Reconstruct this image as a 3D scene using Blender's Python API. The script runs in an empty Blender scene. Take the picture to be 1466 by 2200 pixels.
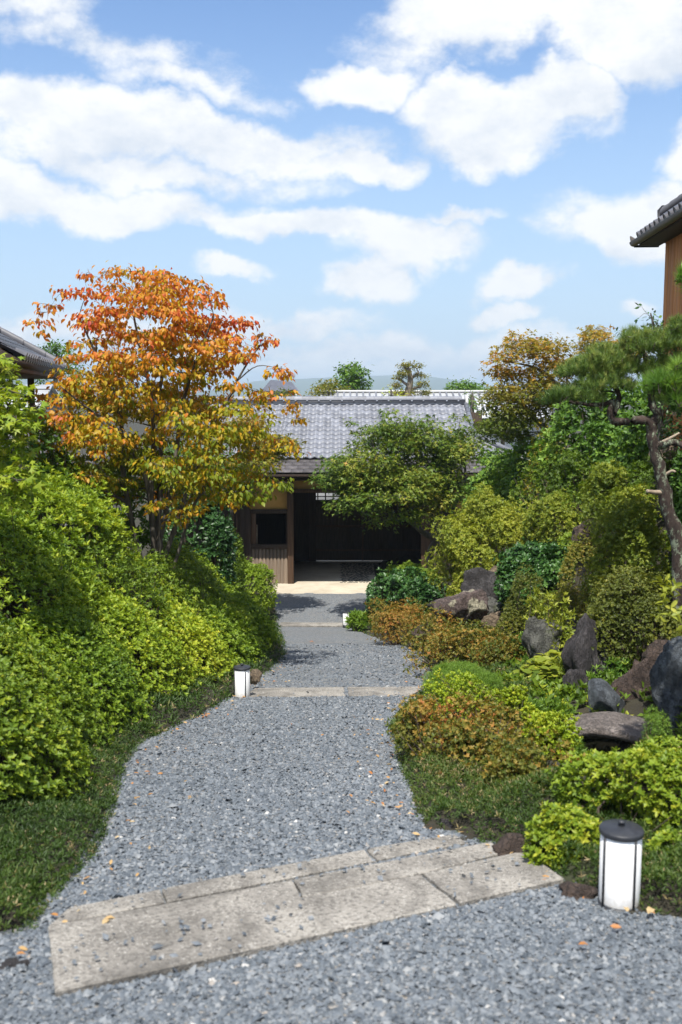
import bpy, math, random
import numpy as np
from mathutils import Vector, Matrix

random.seed(11)
rng = np.random.default_rng(11)
scene = bpy.context.scene
COL = scene.collection
R = math.radians

# ------------------------------------------------------------------ camera
EYE = 1.60
PITCH = R(6.8)
FPX = 2139.0            # focal length in photograph pixels (35 mm on a 36 mm tall frame)
cam_data = bpy.data.cameras.new('camera')
cam_data.sensor_fit = 'VERTICAL'
cam_data.sensor_height = 36.0
cam_data.sensor_width = 24.0
cam_data.lens = 35.0
cam_data.clip_start = 0.05
cam_data.clip_end = 20000
cam_data.dof.use_dof = True
cam_data.dof.focus_distance = 24.0
cam_data.dof.aperture_fstop = 3.2
cam = bpy.data.objects.new('camera', cam_data)
cam.location = (0, 0, EYE)
cam.rotation_euler = (math.pi / 2 - PITCH, 0, 0)
COL.objects.link(cam)
scene.camera = cam

# ------------------------------------------------------------------ light and exposure
SUN_DIR = Vector((-0.12, -0.47, 1.0)).normalized()      # towards the sun
SUN_EL = math.asin(SUN_DIR.z)
SUN_AZ = math.atan2(SUN_DIR.x, SUN_DIR.y)
sun_data = bpy.data.lights.new('sun', 'SUN')
sun_data.energy = 4.6
sun_data.angle = R(0.55)
sun_data.color = (1.0, 0.955, 0.88)
sun = bpy.data.objects.new('sun', sun_data)
sun.rotation_euler = (-SUN_DIR).to_track_quat('-Z', 'Y').to_euler()
sun.location = (-10, -8, 30)
COL.objects.link(sun)
scene.view_settings.view_transform = 'Standard'
scene.view_settings.look = 'None'
scene.view_settings.exposure = 0.70
scene.view_settings.gamma = 1.0
scene.view_settings.use_curve_mapping = False
scene.render.engine = 'CYCLES'
scene.cycles.use_denoising = True
scene.cycles.max_bounces = 8
scene.cycles.diffuse_bounces = 5
scene.cycles.glossy_bounces = 3
scene.cycles.transmission_bounces = 4
scene.cycles.transparent_max_bounces = 6
scene.cycles.volume_bounces = 0
scene.cycles.sample_clamp_indirect = 6.0

def pix_dir(px, py):
    u = (px - 733.0) / FPX
    v = (1100.0 - py) / FPX
    c, s = math.cos(PITCH), math.sin(PITCH)
    return Vector((u, c + v * s, -s + v * c))

def P(px, py, Y):
    "point of the garden at forward distance Y (metres) seen in that direction"
    d = pix_dir(px, py)
    return Vector((d.x * Y / d.y, Y, EYE + d.z * Y / d.y))

# ------------------------------------------------------------------ world: sky with clouds
world = bpy.data.worlds.new('World')
scene.world = world
world.use_nodes = True
wt = world.node_tree
wt.nodes.clear()
def wn(t, **kw):
    n = wt.nodes.new(t)
    for k, v in kw.items():
        setattr(n, k, v)
    return n
def wl(a, b):
    wt.links.new(a, b)
def wmath(op, a, b=None, clamp=False):
    n = wn('ShaderNodeMath', operation=op, use_clamp=clamp)
    for i, x in enumerate((a, b)):
        if x is None: continue
        if isinstance(x, (int, float)): n.inputs[i].default_value = x
        else: wl(x, n.inputs[i])
    return n.outputs[0]
tc = wn('ShaderNodeTexCoord')
sky = wn('ShaderNodeTexSky', sky_type='NISHITA', sun_disc=False)
sky.sun_elevation = SUN_EL
sky.sun_rotation = SUN_AZ
sky.air_density = 1.0
sky.dust_density = 0.35
sky.ozone_density = 3.0
gen = tc.outputs['Generated']
# domain warp so the cloud edges billow
nz = wn('ShaderNodeTexNoise'); nz.inputs['Scale'].default_value = 5.5; nz.inputs['Detail'].default_value = 6; nz.inputs['Roughness'].default_value = 0.55
wl(gen, nz.inputs['Vector'])
vs = wn('ShaderNodeVectorMath', operation='SUBTRACT'); wl(nz.outputs['Color'], vs.inputs[0]); vs.inputs[1].default_value = (0.5, 0.5, 0.5)
vsc = wn('ShaderNodeVectorMath', operation='SCALE'); wl(vs.outputs[0], vsc.inputs[0]); vsc.inputs['Scale'].default_value = 0.16
vadd = wn('ShaderNodeVectorMath', operation='ADD'); wl(gen, vadd.inputs[0]); wl(vsc.outputs[0], vadd.inputs[1])
warped = vadd.outputs[0]
# cloud masses: (px, py, rx, ry, weight) as directions of the sky
CLOUDS = [(110, 285, 420, 85, 1.05), (470, 290, 360, 75, 1.05), (740, 335, 190, 45, .95), (200, 100, 300, 45, .44), (420, 165, 170, 32, .42),
          (60, 40, 150, 40, .42), (150, 450, 430, 62, 1.0), (560, 482, 370, 42, 1.0), (890, 520, 230, 60, 1.0),
          (780, 605, 105, 55, 1.1), (1050, 275, 235, 90, 1.2), (1190, 225, 100, 80, 1.15), (930, 210, 110, 60, 1.1), (750, 135, 125, 50, .95),
          (1180, 30, 460, 90, 1.05), (1400, 90, 230, 75, 1.0), (1400, 450, 205, 95, 1.25), (1460, 290, 80, 75, 1.1), (1140, 605, 85, 46, 1.05),
          (1125, 675, 70, 28, .8), (470, 580, 90, 22, .65), (1330, 640, 50, 26, .65), (800, 745, 520, 48, .8), (100, 715, 330, 55, .75),
          (560, 690, 260, 32, .65), (250, 370, 420, 50, .75), (1000, 460, 120, 22, .6), (650, 790, 900, 34, .6)]
field = None
for (px, py, rx, ry, w) in CLOUDS:
    d = pix_dir(px, py).normalized()
    m = wn('ShaderNodeMapping', vector_type='TEXTURE')
    m.inputs['Location'].default_value = d
    m.inputs['Scale'].default_value = (.9 * rx / FPX, 0.6, .88 * ry / FPX)
    wl(warped, m.inputs['Vector'])
    ln = wn('ShaderNodeVectorMath', operation='LENGTH'); wl(m.outputs[0], ln.inputs[0])
    f = wmath('MULTIPLY_ADD', ln.outputs['Value'], -w); f.node.inputs[2].default_value = w
    field = f if field is None else wmath('MAXIMUM', field, f)
# elsewhere in the sky the same kind of broken cloud goes on
n2 = wn('ShaderNodeTexNoise'); n2.inputs['Scale'].default_value = 3.1; n2.inputs['Detail'].default_value = 2
mp2 = wn('ShaderNodeMapping'); mp2.inputs['Scale'].default_value = (1, 1, 2.2); wl(warped, mp2.inputs['Vector']); wl(mp2.outputs[0], n2.inputs['Vector'])
gfield = wmath('MULTIPLY', wmath('SUBTRACT', n2.outputs['Fac'], 0.47), 5.0)
vd = wn('ShaderNodeVectorMath', operation='DISTANCE'); wl(gen, vd.inputs[0]); vd.inputs[1].default_value = pix_dir(733, 420).normalized()
outm = wn('ShaderNodeMapRange', interpolation_type='SMOOTHSTEP'); wl(vd.outputs['Value'], outm.inputs[0])
outm.inputs[1].default_value = 0.36; outm.inputs[2].default_value = 0.75
gmask = wmath('SUBTRACT', gfield, wmath('MULTIPLY', wmath('SUBTRACT', 1.0, outm.outputs[0]), 4.0))
field = wmath('MAXIMUM', field, gmask)
field = wmath('MAXIMUM', field, -0.6)
# fine billows
def billow(shift):
    a = wn('ShaderNodeVectorMath', operation='ADD'); wl(gen, a.inputs[0]); a.inputs[1].default_value = shift
    b = wn('ShaderNodeMapping'); b.inputs['Scale'].default_value = (1, 1, 1.7); wl(a.outputs[0], b.inputs['Vector'])
    n = wn('ShaderNodeTexNoise'); n.inputs['Scale'].default_value = 9.0; n.inputs['Detail'].default_value = 9; n.inputs['Roughness'].default_value = 0.64
    wl(b.outputs[0], n.inputs['Vector'])
    return n.outputs['Fac']
b0 = billow((0, 0, 0))
b1 = billow((-0.012, 0, 0.03))
dens = wmath('ADD', field, wmath('MULTIPLY', wmath('SUBTRACT', b0, 0.5), 1.75))
cov = wn('ShaderNodeMapRange', interpolation_type='SMOOTHSTEP'); wl(dens, cov.inputs[0])
cov.inputs[1].default_value = -0.14; cov.inputs[2].default_value = 0.40
lit = wmath('ADD', wmath('MULTIPLY', wmath('SUBTRACT', b0, b1), 3.6), 0.74, clamp=True)
thick = wn('ShaderNodeMapRange', interpolation_type='SMOOTHSTEP'); wl(dens, thick.inputs[0])
thick.inputs[1].default_value = 0.5; thick.inputs[2].default_value = 1.5; thick.inputs[3].default_value = 0.0; thick.inputs[4].default_value = 0.22
lit = wmath('SUBTRACT', lit, thick.outputs[0], clamp=True)
SKY_STRENGTH = 0.12
cr = wn('ShaderNodeMix', data_type='RGBA')
cr.inputs[6].default_value = (0.48 / SKY_STRENGTH, 0.52 / SKY_STRENGTH, 0.58 / SKY_STRENGTH, 1)
cr.inputs[7].default_value = (0.66 / SKY_STRENGTH, 0.665 / SKY_STRENGTH, 0.67 / SKY_STRENGTH, 1)
wl(lit, cr.inputs[0])
mix = wn('ShaderNodeMix', data_type='RGBA')
hsv = wn('ShaderNodeHueSaturation'); hsv.inputs['Hue'].default_value = .504; hsv.inputs['Saturation'].default_value = 1.12; hsv.inputs['Value'].default_value = .98
wl(sky.outputs[0], hsv.inputs['Color'])
sepz = wn('ShaderNodeSeparateXYZ'); wl(gen, sepz.inputs[0])
low = wn('ShaderNodeMapRange', interpolation_type='SMOOTHSTEP'); wl(sepz.outputs['Z'], low.inputs[0])
low.inputs[1].default_value = .40; low.inputs[2].default_value = -.04; low.inputs[3].default_value = 0.0; low.inputs[4].default_value = .92
pale = wn('ShaderNodeMix', data_type='RGBA')      # the air whitens towards the horizon all round
wl(low.outputs[0], pale.inputs[0]); wl(hsv.outputs[0], pale.inputs[6])
pale.inputs[7].default_value = (.335 / SKY_STRENGTH, .445 / SKY_STRENGTH, .58 / SKY_STRENGTH, 1)
wl(cov.outputs[0], mix.inputs[0]); wl(pale.outputs[2], mix.inputs[6]); wl(cr.outputs[2], mix.inputs[7])
bg = wn('ShaderNodeBackground'); bg.inputs['Strength'].default_value = SKY_STRENGTH
wl(mix.outputs[2], bg.inputs['Color'])
wo = wn('ShaderNodeOutputWorld'); wl(bg.outputs[0], wo.inputs['Surface'])
world.cycles.sampling_method = 'MANUAL'
world.cycles.sample_map_resolution = 1024

# ------------------------------------------------------------------ helpers
def node_mat(name):
    m = bpy.data.materials.new(name)
    m.use_nodes = True
    nt = m.node_tree
    return m, nt, nt.nodes['Principled BSDF'], nt.nodes['Material Output']

def ramp(nt, stops, src):
    r = nt.nodes.new('ShaderNodeValToRGB')
    el = r.color_ramp.elements
    while len(el) < len(stops): el.new(0.5)
    for e, (p, c) in zip(el, stops):
        e.position = p; e.color = (*c, 1)
    nt.links.new(src, r.inputs[0])
    return r.outputs[0]

def noise_out(nt, scale, detail=4, rough=0.6, vec=None, out='Fac', dist=0.0):
    n = nt.nodes.new('ShaderNodeTexNoise')
    n.inputs['Scale'].default_value = scale; n.inputs['Detail'].default_value = detail
    n.inputs['Roughness'].default_value = rough; n.inputs['Distortion'].default_value = dist
    if vec is not None: nt.links.new(vec, n.inputs['Vector'])
    return n.outputs[out]

def coord(nt, kind='Object', scale=(1, 1, 1)):
    t = nt.nodes.new('ShaderNodeTexCoord')
    m = nt.nodes.new('ShaderNodeMapping'); m.inputs['Scale'].default_value = scale
    nt.links.new(t.outputs[kind], m.inputs['Vector'])
    return m.outputs[0]

def bump(nt, bsdf, h, strength=0.3, dist=0.02):
    b = nt.nodes.new('ShaderNodeBump')
    b.inputs['Strength'].default_value = strength; b.inputs['Distance'].default_value = dist
    nt.links.new(h, b.inputs['Height']); nt.links.new(b.outputs[0], bsdf.inputs['Normal'])

def mixc(nt, fac, a, b):
    m = nt.nodes.new('ShaderNodeMix'); m.data_type = 'RGBA'
    for i, x in ((0, fac), (6, a), (7, b)):
        if isinstance(x, (int, float)): m.inputs[i].default_value = x
        elif isinstance(x, tuple): m.inputs[i].default_value = (*x, 1)
        else: nt.links.new(x, m.inputs[i])
    return m.outputs[2]

def leaf_mat(name, stops, trans=0.32, rough=0.5, spec=0.35, tw=(1.25, 1.2, 0.55)):
    "colour by each leaf's own hue number; part of the light passes through the blade"
    m, nt, b, out = node_mat(name)
    a = nt.nodes.new('ShaderNodeAttribute'); a.attribute_name = 'hue'
    c = ramp(nt, stops, a.outputs['Fac'])
    nt.links.new(c, b.inputs['Base Color'])
    b.inputs['Roughness'].default_value = rough
    b.inputs['Specular IOR Level'].default_value = spec
    t = nt.nodes.new('ShaderNodeBsdfTranslucent')
    mm = nt.nodes.new('ShaderNodeMix'); mm.data_type = 'RGBA'; mm.blend_type = 'MULTIPLY'; mm.inputs[0].default_value = 1
    nt.links.new(c, mm.inputs[6]); mm.inputs[7].default_value = (*tw, 1)
    nt.links.new(mm.outputs[2], t.inputs['Color'])
    mx = nt.nodes.new('ShaderNodeMixShader'); mx.inputs[0].default_value = trans
    nt.links.new(b.outputs[0], mx.inputs[1]); nt.links.new(t.outputs[0], mx.inputs[2])
    nt.links.new(mx.outputs[0], out.inputs['Surface'])
    return m

def plain_mat(name, c1, c2, scale=6, rough=0.8, bscale=None, bstr=0.3, bdist=0.01, spec=0.3, mapscale=(1, 1, 1), c3=None, metal=0.0, rand=0.0):
    m, nt, b, out = node_mat(name)
    v = coord(nt, 'Object', mapscale)
    n = noise_out(nt, scale, 6, 0.65, v)
    st = [(0.3, c1), (0.68, c2)] if c3 is None else [(0.28, c1), (0.5, c2), (0.7, c3)]
    c = ramp(nt, st, n)
    if rand:
        oi = nt.nodes.new('ShaderNodeObjectInfo')
        h = nt.nodes.new('ShaderNodeHueSaturation')
        mr = nt.nodes.new('ShaderNodeMapRange'); mr.inputs[3].default_value = 1 - rand; mr.inputs[4].default_value = 1 + rand
        nt.links.new(oi.outputs['Random'], mr.inputs[0]); nt.links.new(mr.outputs[0], h.inputs['Value']); nt.links.new(c, h.inputs['Color'])
        c = h.outputs[0]
    nt.links.new(c, b.inputs['Base Color'])
    b.inputs['Roughness'].default_value = rough; b.inputs['Specular IOR Level'].default_value = spec; b.inputs['Metallic'].default_value = metal
    if bscale: bump(nt, b, noise_out(nt, bscale, 8, 0.7, v), bstr, bdist)
    return m

def props(o, label=None, cat=None, group=None, kind=None):
    if label: o['label'] = label
    if cat: o['category'] = cat
    if group: o['group'] = group
    if kind: o['kind'] = kind
    return o

def empty(name, loc, label=None, cat=None, group=None, rz=0.0):
    o = bpy.data.objects.new(name, None)
    o.empty_display_size = 0.2
    o.location = loc; o.rotation_euler = (0, 0, rz)
    COL.objects.link(o)
    return props(o, label, cat, group)

def np_mesh(name, V, F, mat, hue=None, smooth=False):
    "V (n,3), F (m,k) -> mesh datablock"
    V = np.asarray(V, dtype=np.float32); F = np.asarray(F, dtype=np.int32)
    me = bpy.data.meshes.new(name)
    m, k = F.shape
    me.vertices.add(len(V)); me.vertices.foreach_set('co', V.ravel())
    me.loops.add(m * k); me.loops.foreach_set('vertex_index', F.ravel())
    me.polygons.add(m)
    me.polygons.foreach_set('loop_start', np.arange(0, m * k, k, dtype=np.int32))
    me.polygons.foreach_set('loop_total', np.full(m, k, dtype=np.int32))
    if smooth: me.polygons.foreach_set('use_smooth', np.ones(m, dtype=bool))
    if hue is not None:
        at = me.attributes.new('hue', 'FLOAT', 'POINT'); at.data.foreach_set('value', np.asarray(hue, dtype=np.float32))
    me.update(calc_edges=True); me.validate()
    if mat: me.materials.append(mat)
    return me

def link(name, me, parent=None, loc=(0, 0, 0), rot=None):
    o = bpy.data.objects.new(name, me)
    COL.objects.link(o)
    if parent is not None: o.parent = parent
    o.location = loc
    if rot is not None: o.rotation_euler = rot
    return o

class Geo:
    "collects quads"
    def __init__(s): s.v = []; s.f = []; s.n = 0
    def add(s, V, F):
        V = np.asarray(V, float); F = np.asarray(F, int)
        s.v.append(V); s.f.append(F + s.n); s.n += len(V)
    def box(s, x0, x1, y0, y1, z0, z1):
        V = [(x0, y0, z0), (x1, y0, z0), (x1, y1, z0), (x0, y1, z0), (x0, y0, z1), (x1, y0, z1), (x1, y1, z1), (x0, y1, z1)]
        s.add(V, [(0, 3, 2, 1), (4, 5, 6, 7), (0, 1, 5, 4), (1, 2, 6, 5), (2, 3, 7, 6), (3, 0, 4, 7)]); return s
    def tube(s, pts, rad, sides=6, cap=True):
        pts = np.asarray(pts, float); rad = np.broadcast_to(np.asarray(rad, float), (len(pts),))
        t = np.gradient(pts, axis=0); t /= np.linalg.norm(t, axis=1)[:, None] + 1e-9
        ref = np.array([0.31, 0.17, 0.93]) if abs(t[0, 2]) < 0.8 else np.array([0.97, 0.2, 0.1])
        a = np.linspace(0, 2 * math.pi, sides, endpoint=False)
        rings = []
        for p, d, r in zip(pts, t, rad):
            u = np.cross(ref, d); u /= np.linalg.norm(u) + 1e-9; w = np.cross(d, u)
            rings.append(p + r * (np.cos(a)[:, None] * u + np.sin(a)[:, None] * w))
        V = np.concatenate(rings); F = []
        for i in range(len(pts) - 1):
            for j in range(sides):
                k = (j + 1) % sides
                F.append((i * sides + j, i * sides + k, (i + 1) * sides + k, (i + 1) * sides + j))
        if cap:
            for base in (0, (len(pts) - 1) * sides):
                c = len(V); V = np.vstack([V, V[base:base + sides].mean(0)])
                for j in range(0, sides, 2):
                    F.append((base + j, base + (j + 1) % sides, base + (j + 2) % sides, c))
        s.add(V, F); return s
    def lathe(s, prof, seg=24, c=(0, 0, 0)):
        a = np.linspace(0, 2 * math.pi, seg, endpoint=False)
        V = np.concatenate([np.stack([c[0] + r * np.cos(a), c[1] + r * np.sin(a), np.full(seg, c[2] + z)], 1) for r, z in prof])
        F = [(i * seg + j, i * seg + (j + 1) % seg, (i + 1) * seg + (j + 1) % seg, (i + 1) * seg + j) for i in range(len(prof) - 1) for j in range(seg)]
        s.add(V, F); return s
    def build(s, name, mat, parent=None, smooth=False, loc=(0, 0, 0), rot=None, bevel=0.0):
        me = np_mesh(name, np.concatenate(s.v), np.concatenate(s.f), mat, None, smooth)
        o = link(name, me, parent, loc, rot)
        if bevel:
            b = o.modifiers.new('bevel', 'BEVEL'); b.width = bevel; b.segments = 2; b.limit_method = 'ANGLE'
        return o

def beam(name, x0, x1, y0, y1, z0, z1, mat, parent, bevel=0.006):
    "a squared timber or plate whose own origin is its centre"
    c = ((x0 + x1) / 2, (y0 + y1) / 2, (z0 + z1) / 2)
    return Geo().box(x0 - c[0], x1 - c[0], y0 - c[1], y1 - c[1], z0 - c[2], z1 - c[2]).build(name, mat, parent, loc=c, bevel=bevel)

# smooth pseudo-random field in space
_K = rng.normal(size=(24, 3)); _K /= np.linalg.norm(_K, axis=1)[:, None]; _PH = rng.uniform(0, 6.28, 24)
def lump(p, freq, seed=0):
    p = np.asarray(p, float); o = np.zeros(p.shape[:-1])
    for i in range(8):
        k = _K[(i + seed * 5) % 24] * freq * (1 + 0.35 * (i % 4))
        o += np.sin(p @ k + _PH[(i * 3 + seed * 7) % 24]) / (1 + 0.3 * (i % 4))
    return o / 4.0

def unit(a): return a / (np.linalg.norm(a, axis=-1, keepdims=True) + 1e-9)

# leaf shapes: x along the blade, y across, z the upper side
def T_lance(w=0.36): return (np.array([(0, 0, 0), (.48, w / 2, .07), (1, 0, -.06), (.48, -w / 2, .07)]), np.array([(0, 3, 2), (0, 2, 1)]))
def T_broad(w=0.5, droop=.12):
    return (np.array([(0, 0, 0), (.28, w * .42, .05), (.62, w * .44, .03), (1, 0, -droop), (.62, -w * .44, .03), (.28, -w * .42, .05), (.5, 0, -.02)]),
            np.array([(0, 5, 6), (5, 4, 6), (4, 3, 6), (3, 2, 6), (2, 1, 6), (1, 0, 6)]))
def T_oval(w=.5):
    return (np.array([(0, 0, 0), (.30, w * .46, .06), (.68, w * .42, .04), (1, 0, -.08), (.68, -w * .42, .04), (.30, -w * .46, .06)]), np.array([(0, 5, 4, 3), (0, 3, 2, 1)]))
def T_maple(n=5):
    if n == 5: tips = [(-100, .62), (-52, .86), (0, 1), (52, .86), (100, .62)]
    else: tips = [(-70, .75), (0, 1), (70, .75)]
    o = []
    for i, (a, r) in enumerate(tips):
        o.append((r * math.cos(R(a)), r * math.sin(R(a)), -.10 * r))
        if i < len(tips) - 1:
            b = (a + tips[i + 1][0]) / 2; o.append((.34 * math.cos(R(b)), .34 * math.sin(R(b)), .03))
    o.append((-.08, 0, 0))
    V = np.array([(.12, 0, .03)] + o); V[:, 0] += .1
    k = len(o)
    return V, np.array([(0, 1 + i, 1 + (i + 1) % k) for i in range(k)])
def T_needle(w=.03): return (np.array([(0, -w, 0), (0, w, 0), (1, 0, 0)]), np.array([(0, 1, 2)]))
def T_blade(w=.09): return (np.array([(0, -w / 2, 0), (0, w / 2, 0), (.55, w / 2, .03), (.55, -w / 2, .03), (1, 0, -.16)]), np.array([(0, 1, 2), (0, 2, 3), (3, 2, 4)]))

def stamp(T, pos, axis, nrm, size):
    V, F = T
    n = len(pos)
    x = unit(axis); z = nrm - (nrm * x).sum(1, keepdims=True) * x; z = unit(z); y = np.cross(z, x)
    W = pos[:, None, :] + size[:, None, None] * (V[None, :, 0:1] * x[:, None, :] + V[None, :, 1:2] * y[:, None, :] + V[None, :, 2:3] * z[:, None, :])
    G = F[None] + (np.arange(n) * len(V))[:, None, None]
    return W.reshape(-1, 3), G.reshape(-1, F.shape[1])

def rosettes(T, pos, d, k, size, tilt=(35, 75), hue=None, hs=.06):
    "k leaves around each shoot tip"
    n = len(pos)
    d = unit(d); ref = np.where(np.abs(d[:, 2:3]) > .9, np.array([[1., 0, 0]]), np.array([[0, 0, 1.]]))
    u = unit(np.cross(ref, d)); w = np.cross(d, u)
    ph = rng.uniform(0, 6.28, (n, 1)) + np.arange(k)[None] * (2 * math.pi / k) + rng.normal(0, .25, (n, k))
    el = np.radians(rng.uniform(tilt[0], tilt[1], (n, k)))
    rad = np.cos(ph)[..., None] * u[:, None] + np.sin(ph)[..., None] * w[:, None]
    ax = d[:, None] * np.cos(el)[..., None] + rad * np.sin(el)[..., None]
    nr = d[:, None] * np.sin(el)[..., None] - rad * np.cos(el)[..., None]
    ps = np.repeat(pos[:, None], k, 1) + d[:, None] * (rng.uniform(-.5, 0, (n, k, 1)) * size * .5)
    sz = size * rng.uniform(.65, 1.15, (n, k))
    V, F = stamp(T, ps.reshape(-1, 3), ax.reshape(-1, 3), nr.reshape(-1, 3), sz.reshape(-1))
    h = np.repeat(np.repeat(hue, k) + rng.normal(0, hs, n * k), len(T[0]))
    return V, F, np.clip(h, 0, 1)

def shrub_points(lobes, n, depth=.22, low=-.6, rough=.10, freq=3.0, seed=0):
    L = np.array(lobes, float)
    area = (L[:, 3] * L[:, 4] + L[:, 3] * L[:, 5] + L[:, 4] * L[:, 5])
    who = rng.choice(len(L), size=int(n * 1.9), p=area / area.sum())
    d = unit(rng.normal(size=(len(who), 3)))
    d[:, 2] = np.where(d[:, 2] < low, -d[:, 2], d[:, 2])
    c = L[who, :3]; r = L[who, 3:]
    s = 1 + rough * lump(c + r * d, freq, seed) * 2.2 + rough * 1.0 * lump(c + r * d, freq * 2.7, seed + 1)
    depthv = rng.uniform(0, 1, len(who)) ** 1.6 * depth
    s = s + (rng.uniform(0, 1, len(who)) < .30) * rng.exponential(.055, len(who)) + .05 * lump(c + r * d, freq * 6.5, seed + 2)
    p = c + r * d * (s * (1 - depthv))[:, None]
    keep = np.ones(len(p), bool)
    for i in range(len(L)):
        q = np.linalg.norm((p - L[i, :3]) / L[i, 3:], axis=1)
        keep &= (who == i) | (q > .82)
    idx = np.nonzero(keep)[0][:n]
    return p[idx], unit(d[idx] / r[idx] * r[idx].mean()), depthv[idx] / max(depth, 1e-6)

def shrub(name, label, cat, group, lobes, n, size, mat, T=None, k=6, tilt=(35, 75), depth=.3, low=-.65, up=.55, rough=.10, freq=3.0,
          hue=.5, hv=.16, twig_mat=None, twigs=40, ground=None, seed=0, rnd=.45):
    T = T or T_lance()
    p, d, dep = shrub_points(lobes, n, depth, low, rough, freq, seed)
    L = np.array(lobes, float)
    base = np.array([L[:, 0].mean(), L[:, 1].mean(), (L[:, 2] - L[:, 5]).min() if ground is None else ground])
    d2 = unit(d + np.array([0, 0, up]) + rng.normal(0, rnd, d.shape))
    hu = hue + hv * lump(p, freq * .8, seed + 3) + rng.normal(0, hv * .55, len(p))
    root = empty(name, base, label, cat, group)
    V, F, h = rosettes(T, p - base, d2, k, size, tilt, hu)
    link('foliage', np_mesh('foliage', V, F, mat, h), root)
    g = Geo()
    for i in rng.choice(len(p), min(twigs, len(p)), replace=False):
        e = p[i] - base; c = L[np.argmin(np.linalg.norm(L[:, :3] - p[i], axis=1))]
        s0 = np.array([(c[0] - base[0]) * .6 + rng.normal(0, .06), (c[1] - base[1]) * .6 + rng.normal(0, .06), -.03 + .0])
        m = s0 * .45 + e * .55 + rng.normal(0, .05, 3); m[2] = e[2] * .45
        th = .006 + .012 * np.linalg.norm(L[:, 3:].max())
        g.tube([s0, (s0 + m) / 2 + rng.normal(0, .02, 3), m, e * .98], [th, th * .8, th * .55, th * .2], 4, False)
    g.build('branches', twig_mat or M['twig'], root)
    return root

def curve_pts(a, b, n=6, sag=0.0, wob=0.05):
    a = np.asarray(a, float); b = np.asarray(b, float); t = np.linspace(0, 1, n)[:, None]
    p = a * (1 - t) + b * t
    p[:, 2] += (np.sin(t[:, 0] * math.pi) * sag)
    w = rng.normal(0, wob, (n, 3)); w[0] = 0; w[-1] = 0
    return p + w

def spline(pts, n=24):
    "Catmull-Rom through the control points"
    p = np.asarray(pts, float); p = np.vstack([2 * p[0] - p[1], p, 2 * p[-1] - p[-2]])
    out = []
    m = len(p) - 3; per = max(2, n // m)
    for i in range(m):
        for t in np.linspace(0, 1, per, endpoint=False):
            a, b, c, d = p[i:i + 4]
            out.append(.5 * ((2 * b) + (-a + c) * t + (2 * a - 5 * b + 4 * c - d) * t * t + (-a + 3 * b - 3 * c + d) * t ** 3))
    out.append(p[-2])
    return np.array(out)

def tree(name, label, cat, group, base, stems, pads, T, size, per_pad, mat, bark, droop=.5, hue=None, hv=.14, lift=.15, br=.022, k=2, flat=.35, seed=0, tilt=(60, 105)):
    """stems: list of (points, r0, r1); pads: (x,y,z,r) leaf tiers, each on a branch of its own"""
    base = np.asarray(base, float)
    root = empty(name, base, label, cat, group)
    g = Geo(); sp = []; sr = []
    for pts, r0, r1 in stems:
        q = spline(pts, 26); rr = np.linspace(r0, r1, len(q))
        g.tube(q - base, rr, 8); sp.append(q[2:]); sr.append(rr[2:])
    g.build('trunk', bark, root, smooth=True)
    sp = np.concatenate(sp); sr = np.concatenate(sr)
    g = Geo(); LP = []; LD = []; LH = []
    order = np.argsort([np.linalg.norm(sp - np.array(pd[:3]), axis=1).min() for pd in pads])
    for i in order:
        x, y, z, r = pads[i]
        c = np.array((x, y, z))
        dist = np.linalg.norm((sp - c) * np.array([1, 1, 1.0]), axis=1) + np.maximum(0, sp[:, 2] - (z - .12)) * 3.0
        j = np.argmin(dist)
        a = sp[j]; ln = np.linalg.norm(c - a)
        q = spline(np.array([a, a * .5 + c * .5 + np.array([0, 0, lift * ln]) + rng.normal(0, .06 * ln, 3), c + np.array([0, 0, -.02])]), 8)
        r0 = min(sr[j] * .7, br * (.5 + ln)); rr = np.linspace(r0, max(r0 * .3, .003), len(q))
        g.tube(q - base, rr, 5, False)
        sp = np.vstack([sp, q[2:]]); sr = np.concatenate([sr, rr[2:]])
        n = max(3, int(per_pad * (r / .4) ** 2))
        ang = rng.uniform(0, 6.28, n); rad = r * np.sqrt(rng.uniform(0, 1, n))
        lp = np.stack([x + rad * np.cos(ang), y + rad * np.sin(ang), z + rng.normal(0, flat * r * .5, n) - .35 * rad ** 2 / r * flat], 1)
        out = np.stack([np.cos(ang), np.sin(ang), np.full(n, .25)], 1) + rng.normal(0, .35, (n, 3))
        LP.append(lp); LD.append(out)
        for t in range(4):      # twiglets inside the tier
            e = lp[rng.integers(n)]
            g.tube(np.array([c, (c + e) / 2 + rng.normal(0, .02, 3), e]) - base, [max(r0 * .3, .004), .004, .002], 3, False)
    g.build('branches', bark, root)
    p = np.concatenate(LP); d = unit(np.concatenate(LD))
    hu = hue(p) if callable(hue) else np.full(len(p), .5 if hue is None else hue)
    hu = hu + hv * lump(p, 2.5, seed) + rng.normal(0, hv * .6, len(p))
    ax = np.concatenate([unit(d * np.array([1, 1, .3]) + np.array([0, 0, -droop]) + rng.normal(0, .45, d.shape)) for _ in range(k)])
    ps = np.concatenate([p + rng.normal(0, size * .5, p.shape) * (i > 0) for i in range(k)])
    nr = np.tile(np.array([[0, 0, 1.]]), (len(ps), 1)) + .45 * rng.normal(0, 1, ps.shape) + .35 * np.concatenate([d] * k)
    sz = size * rng.uniform(.6, 1.2, len(ps))
    V, F = stamp(T, ps - base, ax, nr, sz)
    h = np.clip(np.repeat(np.concatenate([hu] * k) + rng.normal(0, .05, len(ps)), len(T[0])), 0, 1)
    link('crown', np_mesh('crown', V, F, mat, h), root)
    return root

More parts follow.
